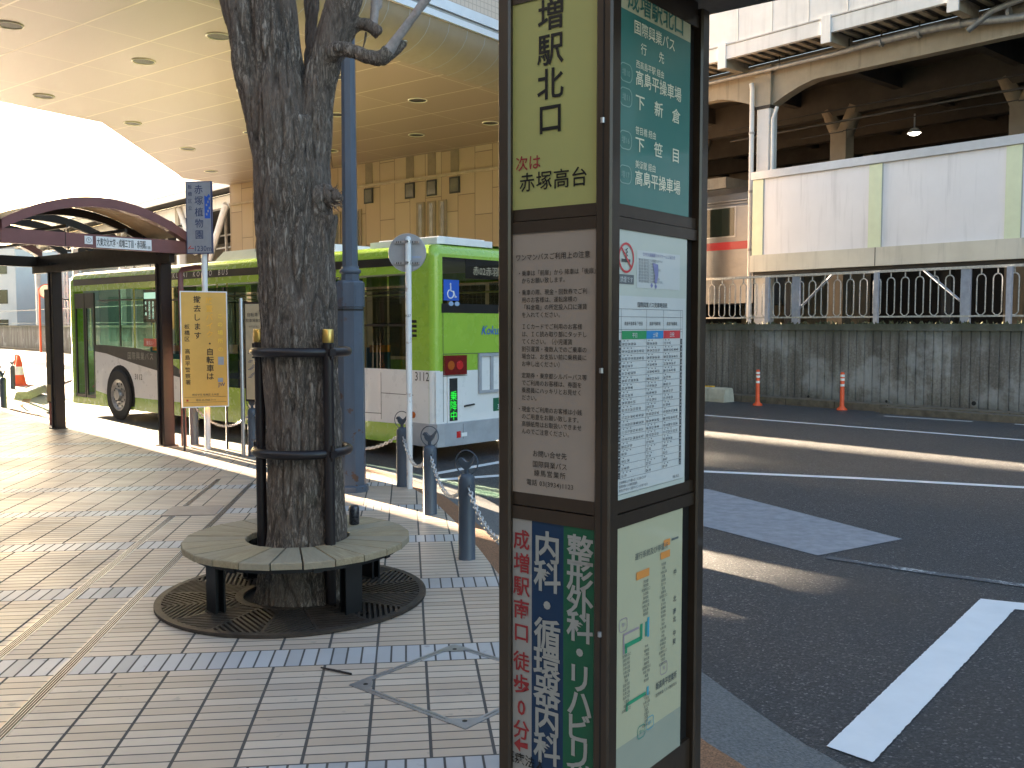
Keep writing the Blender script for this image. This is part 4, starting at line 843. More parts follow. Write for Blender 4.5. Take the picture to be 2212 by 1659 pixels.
def opened(t, w, z, sd):
    if sd in 'LR':
        for a, b, c, d in wins:
            if a < t < b and c < z < d: return True
        if sd == 'L' and 9.72 < t < 10.62 and .34 < z < 2.40: return True
    if sd == 'F' and .30 < w < 2.2 and 1.25 < z < 2.56: return True
    if sd == 'B' and .15 < w < 2.33 and 2.06 < z < 2.66: return True
    return False
rings = [(z, 0.) for z in zl] + [(2.77, .035), (2.82, .10), (2.85, .22), (2.87, .55), (2.88, 1.0)]
vs = []
for z, ins in rings:
    for t, w, sd in PER:
        t2 = t + (BL / 2 - t) * ins / (BL / 2) * 1.0; w2 = w + (BW / 2 - w) * min(1, ins / (BW / 2)); vs.append(BP(t2, w2, z))
fs_l, fs_s = [], []
for i in range(len(rings) - 1):
    for j in range(npz):
        j2 = (j + 1) % npz; t = (PER[j][0] + PER[j2][0]) / 2; w = (PER[j][1] + PER[j2][1]) / 2; z = (rings[i][0] + rings[i + 1][0]) / 2
        sd = PER[j][2] if PER[j][2] == PER[j2][2] else ('L' if (PER[j][1] == 0 and PER[j2][1] == 0) else 'B' if PER[j][0] == 0 and PER[j2][0] == 0 else 'F' if PER[j][0] == BL and PER[j2][0] == BL else 'R' if PER[j][1] == BW and PER[j2][1] == BW else 'c')
        if i < len(zl) - 1 and opened(t, w, z, sd): continue
        f_ = (i * npz + j, (i + 1) * npz + j, (i + 1) * npz + j2, i * npz + j2)
        (fs_s if (sd == 'c' or i >= len(zl) - 1) else fs_l).append(f_)
def black(f_):
    c = sum((vs[k] for k in f_), V((0, 0, 0))) / 4 - R0; z = c.z; w = c.dot(B); t = c.dot(A)
    return (1.19 < z < 2.48) and (w < .01 or w > BW - .01) and (.45 < t < 10.65)
mb.add(vs, [f_ for f_ in fs_l if not black(f_)], M_lime)  # painted panels; mb.add(vs, [f_ for f_ in fs_l if black(f_)], M_busblk); 
def rearlow(f_):
    c = sum((vs[k] for k in f_), V((0, 0, 0))) / 4 - R0; return c.z < 1.19 and c.dot(A) < .4
mb.add(vs, [f_ for f_ in fs_s if not rearlow(f_)], M_lime, True); mb.add(vs, [f_ for f_ in fs_s if rearlow(f_)], M_cream, True)
mb.add([BP(t, w, rings[-1][0]) for t, w in ((.2, .5), (BL - .2, .5), (BL - .2, BW - .5), (.2, BW - .5))], [(0, 1, 2, 3)], M_lime)
LS = lambda t, z: BP(t, -.004, z)
def lpoly(pts, m, lift=.004): mb.poly([BP(t, -lift, z) for t, z in pts], m)
lpoly([(.62, 2.565), (.62, 2.675), (10.6, 2.70), (10.6, 2.575)], M_busblk, .004)
# cream lower body rising in a curve to the front, with a dark edge stripe
top = [(9.70, 1.27), (9.2, 1.235), (8.7, 1.16), (8.0, 1.06), (7.2, .965), (6.4, .87), (5.7, .77)]; mb.add([BP(t, -.004, z) for t, z in top] + [BP(t, -.004, .44 if t < 9.3 else .50) for t, z in top], [(i, len(top) + i, len(top) + i + 1, i + 1) for i in range(len(top) - 1)], M_cream)
bt = [(9.70, 1.40), (9.2, 1.40), (8.7, 1.38), (8.0, 1.36), (7.2, 1.28), (6.4, 1.0), (5.7, .82)]; mb.add([BP(t, -.0035, z) for t, z in bt] + [BP(t, -.0035, z - .004) for t, z in top], [(i, len(bt) + i, len(bt) + i + 1, i + 1) for i in range(len(bt) - 1)], M_busblk)
lpoly([(4.30, .64), (4.30, .58), (3.0, .46), (3.0, .50)], M_busblk); lpoly([(4.30, .56), (4.30, .44), (3.2, .44)], M_cream, .0045)
lpoly([(2.9, 1.19), (.10, 1.19), (.10, .47), (2.9, .44)], M_cream)
for p in ([(1.05, 1.14), (1.05, .50)], [(1.05, .86), (.40, .86)], [(2.2, 1.14), (2.2, .46)], [(2.2, .55), (1.05, .58)]):
    (t0, z0), (t1, z1) = p; mb.poly([BP(t0 - .004, -.0052, z0 - .004), BP(t1 - .004, -.0052, z1 - .004), BP(t1 + .004, -.0052, z1 + .004), BP(t0 + .004, -.0052, z0 + .004)], M_ink)
mb.fbox(BP(.46, -.001, 1.2), -A * .02, -B * .004, UP * 1.45, M_busblk)
mb.text('KOKUSAI  KOGYO  BUS', BP(5.85, -.005, 2.60), -A, UP, .125, M_white, 'c', shear=.15, spacing=1.62, lift=.003)
mb.text('国際興業バス', BP(7.85, -.0045, 1.16), -A, UP, .15, M_wletter, 'c', spacing=1.25, lift=.003); mb.text('3112', BP(7.93, -.005, .78), -A, UP, .15, M_ink, lift=.003, bold=.005); mb.text('3112', BP(.225, -.005, 1.055), -A, UP, .165, M_ink, 'c', lift=.003, bold=.005, squeeze=.85)
mb.fbox(BP(.50, -.001, 1.60), -A * .20, -B * .004, UP * .27, M_lime)
for k in range(4): mb.fbox(BP(.475, -.0055, 1.625 + k * .062), -A * .15, -B * .001, UP * .036, M_busblk)
# rear: lower white field, seams
RS = lambda w, z: BP(-.004, w, z)
def rpoly(pts, m, lift=.004): mb.poly([BP(-lift, w, z) for w, z in pts][::1], m)
rpoly([(.02, .50), (2.46, .50), (2.46, 1.18), (.02, 1.18)], M_cream); rpoly([(.13, 1.94), (2.35, 1.94), (2.35, 2.06), (.13, 2.06)], M_busblk)
for w0, w1, z0, z1 in ((.150, .158, .52, 1.94), (.158, 1.3, 1.400, 1.408), (.158, .60, 1.112, 1.120)): rpoly([(w0, z0), (w1, z0), (w1, z1), (w0, z1)], M_ink, .0052)
mb.text('Kokusai Kogyo', BP(-.004, .86, 1.655), B, UP, .17, M_bluesign, 'l', shear=.35, lift=.003, bold=.01, squeeze=.9)
for z0, z1 in ((.20, .46),):                    # floor skirt underside
    mb.poly([BP(t, w, .2) for t, w in ((.1, .1), (.1, BW - .1), (BL - .1, BW - .1), (BL - .1, .1))], M_vblack)
bus.part('body', mb)
# wheel arches and wheels
for t in (8.66, 3.35):
    for w, sg in ((0., -1), (BW, 1)):
        ar = MB(); arcp = [BP(t + .57 * math.cos(R(a)), w + sg * .006, .46 + .57 * math.sin(R(a))) for a in range(-28, 209, 12)]; ar.prism(arcp if sg < 0 else arcp[::-1], B * sg * -.003, M_vblack); ao = bus.part('wheel_arch', ar)
        wh = MB()
        def ring_(r0, r1, o0, o1, m, n_=28):
            vs_ = [BP(t + r * math.cos(2 * math.pi * k / n_), w + sg * o, .46 + r * math.sin(2 * math.pi * k / n_)) for r, o in ((r0, o0), (r1, o1)) for k in range(n_)]; wh.add(vs_, [(k, (k + 1) % n_, n_ + (k + 1) % n_, n_ + k) for k in range(n_)], m, True)
        ring_(.47, .49, .01, .03, M_rubber); ring_(.49, .46, .03, .055, M_rubber); ring_(.46, .30, .055, .05, M_rubber); wo = bus.part('wheel', wh); wh = MB()
        ring_(.30, .27, .052, .045, M_rim); ring_(.27, .24, .045, -.03 if False else .02, M_rim); ring_(.24, .12, .02, .035, M_rim); ring_(.12, .10, .035, .085, M_rim); ring_(.10, .001, .085, .09, M_rim)
        for k in range(8): a = R(45 * k); wh.tube([BP(t + .165 * math.cos(a), w + sg * .03, .46 + .165 * math.sin(a)), BP(t + .165 * math.cos(a), w + sg * .06, .46 + .165 * math.sin(a))], .016, M_rim, 6); wh.tube([BP(t + .225 * math.cos(a + .39), w + sg * .0235, .46 + .225 * math.sin(a + .39)), BP(t + .225 * math.cos(a + .39), w + sg * .025, .46 + .225 * math.sin(a + .39))], .024, M_vblack, 8)
        bus.part('rim', wh, wo)
# glazing
for k, (a, b, c, d) in enumerate(wins):
    for w, sg in ((.012, -1), (BW - .012, 1)):
        gm = MB(); gl_ = M_glass if k < 2 else M_dkglass
        gm.poly([BP(a, w, c), BP(b, w, c), BP(b, w, d), BP(a, w, d)], gl_)
        if k in (0, 2, 4, 5, 6, 7, 8):
            zc = c + (d - c) * (.80 if k in (0, 2) else .46); gm.fbox(BP(a, w - .012, zc), A * (b - a), B * .024, UP * .03, M_busblk)
            if k == 0: gm.fbox(BP(a + .44, w - .01, c), A * .035, B * .02, UP * (d - c), M_busblk)
        if k == 3:
            gm.fbox(BP((a + b) / 2 - .03, w - .012, c), A * .06, B * .024, UP * (d - c), M_busblk); gm.fbox(BP(a, w - .011, c), A * (b - a), B * .022, UP * .35, M_lime)
        bus.part('window', gm)
gm = MB(); gm.poly([BP(BL - .01, w, z) for w, z in ((.30, 1.25), (2.2, 1.25), (2.2, 2.56), (.30, 2.56))], M_glass); bus.part('windscreen', gm)
gm = MB(); gm.poly([BP(.004, w, z) for w, z in ((.15, 2.06), (2.33, 2.06), (2.33, 2.66), (.15, 2.66))][::-1], M_rearglass); bus.part('rear_window', gm)
gm = MB(); gm.fbox(BP(-.006, .165, 2.10), B * .28, -A * .001, UP * .27, M_bluesign)
cx, cz = .30, 2.215; RB = lambda w, z: BP(-.0075, w, z)
gm.tube([RB(cx - .01 + .055 * math.cos(R(a)), cz - .03 + .055 * math.sin(R(a))) for a in range(110, 400, 15)], .008, M_white, 6); gm.tube([RB(cx - .01, cz + .085), RB(cx - .008, cz + .01), RB(cx + .045, cz + .005), RB(cx + .075, cz - .075), RB(cx + .095, cz - .065)], .009, M_white, 6); gm.lathe([(.001, 0), (.016, .012), (.001, .030)], RB(cx - .012, cz + .085), M_white, 10)
bus.part('wheelchair_sticker', gm)
for w in (.30, .41): gm = MB(); gm.prism([BP(-.006, w + .045 * math.cos(R(a)), 2.085 - .025 + .03 * math.sin(R(a)) ) for a in range(0, 360, 30)], A * -.001, mat('pale_blue_disc', (.30, .42, .60), .4)); bus.part('sticker', gm)
gm = MB(); gm.fbox(BP(.03, .60, 2.40), B * 1.3, -A * .004, UP * .26, M_busblk); gm.text('赤02赤羽駅東口', BP(.0255, .74, 2.46), B, UP, .13, M_led_b, 'l', bold=.012, squeeze=.95, lift=.002); bus.part('rear_display', gm)
gm = MB(); gm.fbox(BP(-.004, .155, 1.13), B * .41, -A * .03, UP * .255, M_taillens)
for w, m in ((.27, M_amber), (.43, M_redlens)): gm.prism([BP(-.0345, w + .06 * math.cos(R(a)), 1.255 + .06 * math.sin(R(a))) for a in range(0, 360, 24)], A * -.004, m)
bus.part('tail_light', gm)
gm = MB(); gm.fbox(BP(-.004, .215, .50), B * .205, -A * .022, UP * .61, M_cream, .0); gm.fbox(BP(-.026, .245, .525), B * .145, -A * .003, UP * .56, M_vblack); gm.vtext('乗降中', BP(-.029, .3175, .92), B, UP, .135, M_led_g, .13, bold=0); bus.part('boarding_display', gm)
gm = MB()
for w0, w1, z0, z1 in ((.80, 1.75, 1.36, 1.40), (.80, 1.75, .86, .90), (.80, .85, .90, 1.36), (1.03, 1.08, .90, 1.36), (1.3, 1.35, .90, 1.36), (1.70, 1.75, .90, 1.36)): gm.fbox(BP(-.004, w0, z0), B * (w1 - w0), -A * .03, UP * (z1 - z0), M_busgrey)
gm.fbox(BP(-.005, .85, .90), B * .85, -A * .004, UP * .46, M_cream); bus.part('radiator_grille', gm)
gm = MB(); gm.tube([BP(-.004, .54, .70), BP(-.035, .55, .71), BP(-.035, .70, .72), BP(-.004, .71, .72)], .012, M_busblk, 8); bus.part('handle', gm)
gm = MB(); gm.fbox(BP(-.006, 1.10, .60), B * .34, -A * .004, UP * .18, mat('number_plate_green', (.02, .13, .07), .4)); gm.text('練馬', BP(-.0105, 1.27, .72), B, UP, .05, M_white, lift=.002); gm.text('31-12', BP(-.0105, 1.28, .63), B, UP, .085, M_white, lift=.002, bold=.02); bus.part('number_plate', gm)
gm = MB()
pb = [(-.05, .10), (-.06, .17), (-.06, BW - .17), (-.05, BW - .10)]
gm.prism([BP(.55, -.012, .20), BP(.10, -.012, .20), BP(-.03, .02, .20), BP(-.06, .12, .20), BP(-.06, BW - .12, .20), BP(-.03, BW - .02, .20), BP(.10, BW + .012, .20), BP(.55, BW + .012, .20)], UP * .30, M_busgrey)
for w in (.46, 2.0): gm.fbox(BP(-.0605, w, .28), B * .006, -A * .001, UP * .2, M_ink)
bo = bus.part('rear_bumper', gm); gm = MB(); gm.fbox(BP(-.061, .36 - .02, .30), B * .07, -A * .006, UP * .085, M_redlens); gm.fbox(BP(-.061, .43, .31), B * .10, -A * .004, UP * .05, M_white); bus.part('reflector', gm, bo)
gm = MB(); gm.prism([BP(.40 + .045 * math.cos(R(a)), -.006, .60 + .045 * math.sin(R(a))) for a in range(0, 360, 30)], B * -.015, M_amber); bus.part('side_marker', gm)
gm = MB(); gm.prism([BP(t, w, 2.84) for t, w in ((.15, .20), (.0 + .1, .30), (.10, 1.2), (.25, 1.35), (1.5, 1.35), (1.65, 1.2), (1.65, .35), (1.5, .20))], UP * .085, M_white)
gm.prism([BP(t, w, 2.925) for t, w in ((.25, .32), (.25, 1.2), (1.45, 1.2), (1.45, .32))], UP * .03, M_white); bus.part('roof_unit', gm)
gm = MB(); rb = [(3.3, .45), (3.1, .7), (3.1, 1.8), (3.3, 2.05), (6.1, 2.05), (6.3, 1.8), (6.3, .7), (6.1, .45)]; lo = [BP(t, w, 2.83) for t, w in rb]; hi = [BP(4.7 + (t - 4.7) * .9, 1.25 + (w - 1.25) * .8, 3.06) for t, w in rb]; gm.add(lo + hi, [tuple(range(8, 16))] + [(i, (i + 1) % 8, 8 + (i + 1) % 8, 8 + i) for i in range(8)], M_white); bus.part('roof_unit', gm)
# front door
gm = MB(); z0, z1 = .30, 2.42
for t0, t1 in ((9.74, 10.14), (10.17, 10.60)):
    for q in ((t0, t0 + .05, z0, z1), (t1 - .05, t1, z0, z1), (t0 + .05, t1 - .05, z0, z0 + .10), (t0 + .05, t1 - .05, z1 - .30, z1)): gm.fbox(BP(q[0], .01, q[2]), A * (q[1] - q[0]), B * .03, UP * (q[3] - q[2]), M_busblk)
    gm.poly([BP(t, .025, z) for t, z in ((t0 + .05, z0 + .10), (t1 - .05, z0 + .10), (t1 - .05, z1 - .30), (t0 + .05, z1 - .30))], M_glass)
bus.part('door', gm)
gm = MB(); gm.tube([BP(10.05, .10, .55), BP(9.95, .10, .60), BP(9.93, .10, 1.05), BP(9.85, .10, 1.18), BP(9.66, .10, 1.24)], .020, M_rail, 8); bus.part('handrail', gm)
# inside
gm = MB(); gm.fbox(BP(.1, .05, .36), A * (BL - .2), B * (BW - .1), UP * .04, M_inner); gm.fbox(BP(.1, .05, 2.62), A * (BL - .2), B * (BW - .1), UP * .03, M_inner); gm.fbox(BP(9.55, .9, .4), A * .03, B * 1.5, UP * .9, M_inner); gm.fbox(BP(.2, .05, .42), A * 2.6, B * (BW - .1), UP * .45, M_inner); bus.part('interior_lining', gm)
def seat_(t, w):
    s_ = MB(); z0 = .80 if t < 2.8 else .72; s_.fbox(BP(t, w, z0), A * .42, B * .42, UP * .10, M_seat, .03); s_.fbox(BP(t - .05, w, z0 + .05), A * .09, B * .42, UP * .62, M_seat, .03); s_.fbox(BP(t - .055, w + .02, z0 + .60), A * .03, B * .38, UP * .10, M_rail, .01); s_.fbox(BP(t + .15, w + .15, .40), A * .1, B * .1, UP * (z0 - .40), M_dark); bus.part('passenger_seat', s_)
for t in (.6, 1.5, 2.4, 6.2, 7.0, 7.7):
    for w in (.12, 1.94): seat_(t, w)
s_ = MB(); s_.fbox(BP(8.75, 1.55, .95), A * .45, B * .48, UP * .1, M_seat, .03); s_.fbox(BP(8.68, 1.55, 1.0), A * .1, B * .48, UP * .75, M_seat, .03); s_.tube([BP(9.62 + .04 * math.cos(R(a)), 1.8 + .22 * math.cos(R(a)), 1.28 + .17 * math.sin(R(a))) for a in range(0, 360, 20)], .014, M_vblack, 6, closed=True); s_.fbox(BP(9.7, 1.3, .9), A * .3, B * 1.0, UP * .4, M_dark); bus.part('driver_seat', s_)
for t, w in ((9.30, .62), (8.4, .55), (7.3, .55), (6.1, .55), (4.3, .5), (5.7, .5), (2.7, .6), (8.9, 1.3)): s_ = MB(); s_.tube([BP(t, w, .4), BP(t, w, 2.62)], .017, M_yrail, 8); bus.part('grab_pole', s_)
s_ = MB()
for w in (.5, 1.95): s_.tube([BP(.5, w, 2.28), BP(9.2, w, 2.28)], .014, M_yrail, 6)
bus.part('grab_bar', s_)
gm = MB(); gm.fbox(BP(7.76, .03, 1.83), -A * .62, B * .02, UP * .60, M_vblack); gm.fbox(BP(7.72, .028, 2.26), -A * .54, -B * .001, UP * .115, M_led_w)
for k in range(4): gm.vtext(['乗り場', '成増駅北口', '赤塚高台行', '赤羽駅東口'][k], BP(7.66 - k * .135, .0285, 2.22), -A, UP, .066, M_led_w, .066 if k else .10, bold=.045)
bus.part('side_display', gm)
gm = MB(); gm.fbox(BP(7.70, .004, 1.40), -A * .45, -B * .008, UP * .14, mat('red_sticker', (.55, .10, .07), .4)); gm.text('後払い', BP(7.475, -.0045, 1.43), -A, UP, .09, M_white, lift=.002); bus.part('fare_sticker', gm)
for k in range(2): gm = MB(); gm.tube([BP(BL - .05, -.02 + (BW + .04) * k, 2.3), BP(BL + .25, -.12 + (BW + .24) * k, 2.35), BP(BL + .28, -.16 + (BW + .32) * k, 2.1)], .018, M_busblk, 8); gm.fbox(BP(BL + .26, -.26 + (BW + .32) * k, 1.75), A * .05, B * .2, UP * .36, M_busblk, .03); bus.part('wing_mirror', gm)

# ================================================================== station building with the overhanging soffit
st = Thing('station_building', 'tan station building with downlit overhanging soffit above the bus lane', 'building', (-.34, 22.87, 0))
BWo = V((-.34, 22.87, 0)); D = V((-.775, .632, 0)); Bn = V((.632, .775, 0)); SZ = 6.0
gB = V((.616, .787, 0)); gN = V((.787, -.616, 0))
e0 = V((-2.44, 15.16, 0)); wr = BWo - D * 3.4
mb = MB(); e_far = e0 + gB * ((wr - e0).dot(Bn) / gB.dot(Bn)) 
soff = [e0 - gB * 10.5, e_far, V((-8.69, 29.71, 0)), V((-9.71, 28.33, 0)), V((-8.80, 20.66, 0)), V((-9.96, 18.76, 0)), V((-9.96, 18.76, 0)) - gB * 10]
mb.poly([p + UP * SZ for p in soff], M_soff); mb.prism([p + UP * (SZ + .03) for p in soff], UP * .45, M_cove); st.part('soffit', mb)
mb = MB(); prof = [(0, 0)] + [(.88 * math.sin(R(a)), .50 * (1 - math.cos(R(a)))) for a in range(15, 91, 15)]
L0, L1 = e0 - gB * 10.5, e_far + gB * 1.0; vs = []; 
for dx, dz in prof: vs += [L0 + gN * dx + UP * (SZ + dz + .002), L1 + gN * dx + UP * (SZ + dz + .002)]
mb.add(vs, [(2 * i, 2 * i + 1, 2 * i + 3, 2 * i + 2) for i in range(len(prof) - 1)], M_cove, True)
k = 0.
while k < (L1 - L0).length:
    q = L0 + gB * k; vs = []
    for dx, dz in prof: vs += [q + gN * (dx + .002) + UP * (SZ + dz - .003), q + gB * .014 + gN * (dx + .002) + UP * (SZ + dz - .003)]
    mb.add(vs, [(2 * i, 2 * i + 1, 2 * i + 3, 2 * i + 2) for i in range(len(prof) - 1)], M_vgrey); k += .45
st.part('coved_edge', mb)
mb = MB(); ln = (L1 - L0)
mb.fbox(L0 + gN * .86 + UP * (SZ + .505), ln, gN * .07, UP * .10, M_gutter); mb.fbox(L0 + gN * .80 + UP * (SZ + .61), ln, gN * .10, UP * .05, M_vgrey); mb.fbox(L0 + gN * .84 + UP * (SZ + .665), ln, gN * .10, UP * .16, M_gutter); st.part('gutter', mb)
mb = MB(); mb.fbox(L0 + gN * .45 + UP * (SZ + .50), ln, gN * .35, UP * 6, M_grid); st.part('upper_wall', mb)
mb = MB(); mb.fbox(wr, D * (10.85 + 3.4), Bn * 4, UP * (SZ + .4), M_clad)
ledge0 = 5.37; mb.fbox(wr - Bn * .05 + UP * ledge0, D * 14.25, Bn * .05, UP * .07, mat('stone_ledge', (.44, .33, .22), .7)); mb.fbox(wr - Bn * .03 - D * .01, D * .25, Bn * .03, UP * 6.0, M_band)
for s_ in (4.5, 2.95, 2.17, 1.38): mb.fbox(BWo + D * (s_ - .14) - Bn * .012 + UP * 5.45, D * .28, Bn * .012, UP * .55, mat('brown_strip', (.25, .18, .11), .6) if s_ == 4.5 else bpy.data.materials['brown_strip'])
st.part('wall', mb)
for s_ in (4.514, 2.95, 2.168, 1.379):
    mb = MB(); mb.fbox(BWo + D * (s_ - .17) - Bn * .03 + UP * 4.93, D * .34, Bn * .03, UP * .40, M_vdark); wo = st.part('window', mb); mb = MB(); mb.fbox(BWo + D * (s_ - .13) - Bn * .034 + UP * 4.97, D * .26, Bn * .003, UP * .32, mat('brown_pane', (.14, .12, .085), .15, 0, .2) if s_ > 4.5 else bpy.data.materials['brown_pane']); st.part('pane', mb, wo)
for s_ in (2.57, 2.18, 1.79, 4.95, 5.8):
    mb = MB(); h0, h1 = 3.2, 4.80; mb.fbox(BWo + D * (s_ - .14) - Bn * .03 + UP * h0, D * .28, Bn * .03, UP * (h1 - h0), bpy.data.materials['brown_strip']); wo = st.part('slit_window', mb); mb = MB(); mb.fbox(BWo + D * (s_ - .06) - Bn * .034 + UP * (h0 + .05), D * .12, Bn * .003, UP * (h1 - h0 - .1), bpy.data.materials['brown_pane']); st.part('pane', mb, wo)
M_dl = mat('downlight_recess', (.02, .015, .011), .6); M_dlrim = mat('downlight_rim', (.80, .72, .55), .35)
for (x, y) in ((-7.27, 14.02), (-4.41, 14.56), (-6.06, 15.91), (-8.87, 18.28), (-8.15, 20.7), (-7.98, 23.64), (-8.49, 27.07), (-1.82, 18.61), (-2.18, 21.94), (-.46, 20.66), (-4.9, 17.89), (-3.1, 16.87), (-3.6, 19.85), (-4.5, 23.88), (-5.87, 21.68)):
    mb = MB(); mb.lathe([(.165, SZ - .006), (.165, SZ - .002)], (x, y, 0), M_dl, 24); do = st.part('downlight', mb); mb = MB(); mb.tube(arc((x, y, SZ - .006), .178, 0, 360, 28)[:-1], .013, M_dlrim, 6, closed=True); st.part('rim', mb, do)

# ================================================================== road edge: retaining wall, fence, barrier, viaduct, train
W0 = V((5.12, 22.51, 0)); A2 = V((-.656, .754, 0)); N2 = V((.754, .656, 0))
WP = lambda t, o, z: W0 + A2 * t + N2 * o + UP * z
M_okerb = mat('dirty_far_kerb', (.13, .105, .075), .9, 0, .35, 6, .3, 90)
mb = MB(); mb.fbox(WP(-50, 0, -.13), A2 * 144, N2 * .46, UP * .15, M_okerb)
k = -16.
while k < 94: mb.fbox(WP(k, -.002, -.13), A2 * .012, N2 * .2, UP * .1505, M_pit); k += 1.2
mb.fbox(WP(-16, -.35, -.13), A2 * 12.0, N2 * .35, UP * .13, M_okerb); struct('far_kerb', mb)
rw = Thing('retaining_wall', 'stained grey ribbed concrete retaining wall across the road', 'wall', WP(0, .45, 0))
mb = MB(); pf = []; k = -50.; rnd = random.Random(4)
while k < 92:
    w_ = .155 + rnd.uniform(-.01, .01); pf += [(k, .45), (k + w_, .45), (k + w_ + .008, .475), (k + w_ + .022, .475)]; k += w_ + .03
vs = [WP(t, o, -.13) for t, o in pf] + [WP(t, o, 1.55) for t, o in pf]; q = len(pf); mb.add(vs, [(i + 1, i, q + i, q + i + 1) for i in range(q - 1)], M_rib)
rw.part('ribbed_face', mb)
mb = MB(); mb.fbox(WP(-50, .43, 1.55), A2 * 142, N2 * .45, UP * .14, M_rib); rw.part('coping', mb)
for t in (-3.75, -1.9, -.6, -5.55):
    mb = MB(); c = WP(t, .44, .13 if t < -5 else .06); mb.tube([c - N2 * .015, c + N2 * .1], .075 if t < -5 else .04, M_rib, 12); mb.tube([c - N2 * .018, c - N2 * .016], .045 if t < -5 else .03, M_pit, 10); rw.part('weep_hole', mb)
mb = MB(); mb.poly([WP(-60, .86, 1.60), WP(-60, 30, 1.60), WP(94, 30, 1.60), WP(94, .86, 1.60)][::-1], M_ballast); struct('railway_bed', mb)
ms_ = MB(); rnd = random.Random(8)
for k in range(420):
    t = rnd.uniform(-10, 6); o = rnd.uniform(.46, .9); c = WP(t, o, 1.69); h = rnd.uniform(.02, .09); d = V((rnd.uniform(-1, 1), rnd.uniform(-1, 1), 0)) * .05; ms_.add([c - d, c + d, c + V((rnd.uniform(-.04, .04), rnd.uniform(-.04, .04), h))], [(0, 1, 2)], M_moss)
mo = ms_.build('moss'); mo['kind'] = 'stuff'
fn = Thing('viaduct_fence', 'weathered hooped railway fence with blue grey posts on the retaining wall', 'fence', WP(0, .95, 1.65))
mb = MB(); FO = .95
mb.fbox(WP(-16, FO - .03, 2.80), A2 * 102, N2 * .06, UP * .055, M_hoop); mb.fbox(WP(-16, FO - .02, 1.83), A2 * 102, N2 * .04, UP * .035, M_hoop); fn.part('rail', mb)
mb = MB(); k = -15.8
while k < 40:
    hoop = [(-.085, 1.93), (-.085, 2.60)] + [(-.085 * math.cos(R(a)), 2.60 + .085 * math.sin(R(a))) for a in range(30, 180, 30)] + [(.085, 2.60), (.085, 1.93), (.03, 1.868), (-.03, 1.868)]
    mb.tube([WP(k + x, FO, z) for x, z in hoop], .0135, M_hoop, 6 if k < 8 else 4, closed=True); mb.fbox(WP(k - .01, FO - .01, 2.68), A2 * .02, N2 * .02, UP * .12, M_hoop); k += .315
fn.part('hoop', mb)
for t in [-.47 - 2.75 * i for i in range(-9, 6)]:
    mb = MB(); mb.cbox(WP(t, FO - .06, 1.66), A2, .10, .07, 1.15, M_fence); fn.part('post', mb)
for t in (-1.2, -5.1):
    mb = MB(); mb.cbox(WP(t, FO + .02, 1.68), A2, .19, .07, 1.13, M_fence); fn.part('post', mb)
for t0, t1 in ((-1.25, -2.1), (-5.1, -4.2)):
    mb = MB(); mb.tube([WP(t0, FO + .07, 2.05), WP(t1, FO + .07, 2.82)], .028, M_fence, 6); fn.part('brace', mb)
# white panel barrier
ba = Thing('white_barrier', 'long white panelled barrier with pale green uprights below the platform', 'barrier', WP(0, 2, 1.65)); BO = 2.0
mb = MB(); mb.fbox(WP(.75, BO, 3.44), -A2 * 50, N2 * .08, UP * 1.90, M_panel); ba.part('panel', mb)
for t in (.75, -2.40, -5.40, -8.5, -11.6):
    mb = MB(); mb.fbox(WP(t, BO - .025, 3.445), -A2 * .31, N2 * .03, UP * 1.89, M_pgreen); mb.fbox(WP(t - .31, BO - .012, 3.445), -A2 * .02, N2 * .02, UP * 1.89, M_vgrey); ba.part('upright', mb)
mb = MB(); mb.fbox(WP(.78, BO - .07, 3.02), -A2 * 50, N2 * .16, UP * .42, M_band); 
for t in (-2.6, -6.6): mb.fbox(WP(t, BO - .0715, 3.02), -A2 * .02, N2 * .002, UP * .42, M_vdark)
ba.part('lower_band', mb)
mb = MB(); mb.fbox(WP(.78, BO - .06, 5.345), -A2 * 50, N2 * .2, UP * .19, M_topband); ba.part('top_band', mb)
mb = MB(); mb.fbox(WP(.7, BO - .0, 2.94), -A2 * 50, N2 * .3, UP * .075, M_vdark)
for t in (0, -4, -8, -12): mb.cbox(WP(t, BO + .6, 1.6), A2, .2, .2, 1.4, M_vblack)
ba.part('support', mb)
# viaduct
vi = Thing('station_viaduct', 'beige concrete station viaduct with haunched beams and deep dark underside', 'viaduct', WP(0, 2.6, 1.65)); VO = 2.6
bays = [.85 + 9.65 * i for i in range(-6, 8)]
for i, t in enumerate(bays):
    mb = MB(); m_ = M_vwhite; mb.cbox(WP(t, VO + .1, 1.6), A2, .40, .36, 5.7, m_, .03); mb.cbox(WP(t, VO + .1, 7.3), A2, .46, .42, 1.0, M_vbeige); mb.cbox(WP(t, VO + .1, 7.22), A2, .44, .40, .08, M_vdark); vi.part('column', mb)
mb = MB()
for i in range(len(bays) - 1):
    t0, t1 = bays[i] + .20, bays[i + 1] - .20; L = t1 - t0; npt = 24; lo = []
    for k in range(npt + 1):
        x = L * k / npt; e = min(x, L - x); lo.append((t0 + x, 7.74 - (.44 * (1 - min(1, e / 1.4)) ** 1.6)))
    pts = [WP(t, VO, z) for t, z in lo] + [WP(t1, VO, 8.32), WP(t0, VO, 8.32)]; m_ = M_vbeige if bays[i] < 9 else M_vwhite; mb.prism(pts, N2 * .32, m_)
    mb.fbox(WP(t0 + 1.3, VO - .03, 7.72), A2 * (L - 2.6), N2 * .03, UP * .035, M_vbeige)
vi.part('beam', mb)
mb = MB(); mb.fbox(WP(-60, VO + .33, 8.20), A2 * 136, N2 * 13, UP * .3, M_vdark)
for o in (5.2, 8.2, 11.0): mb.fbox(WP(-24, o, 7.35), A2 * 34, N2 * .3, UP * .85, M_vdark)
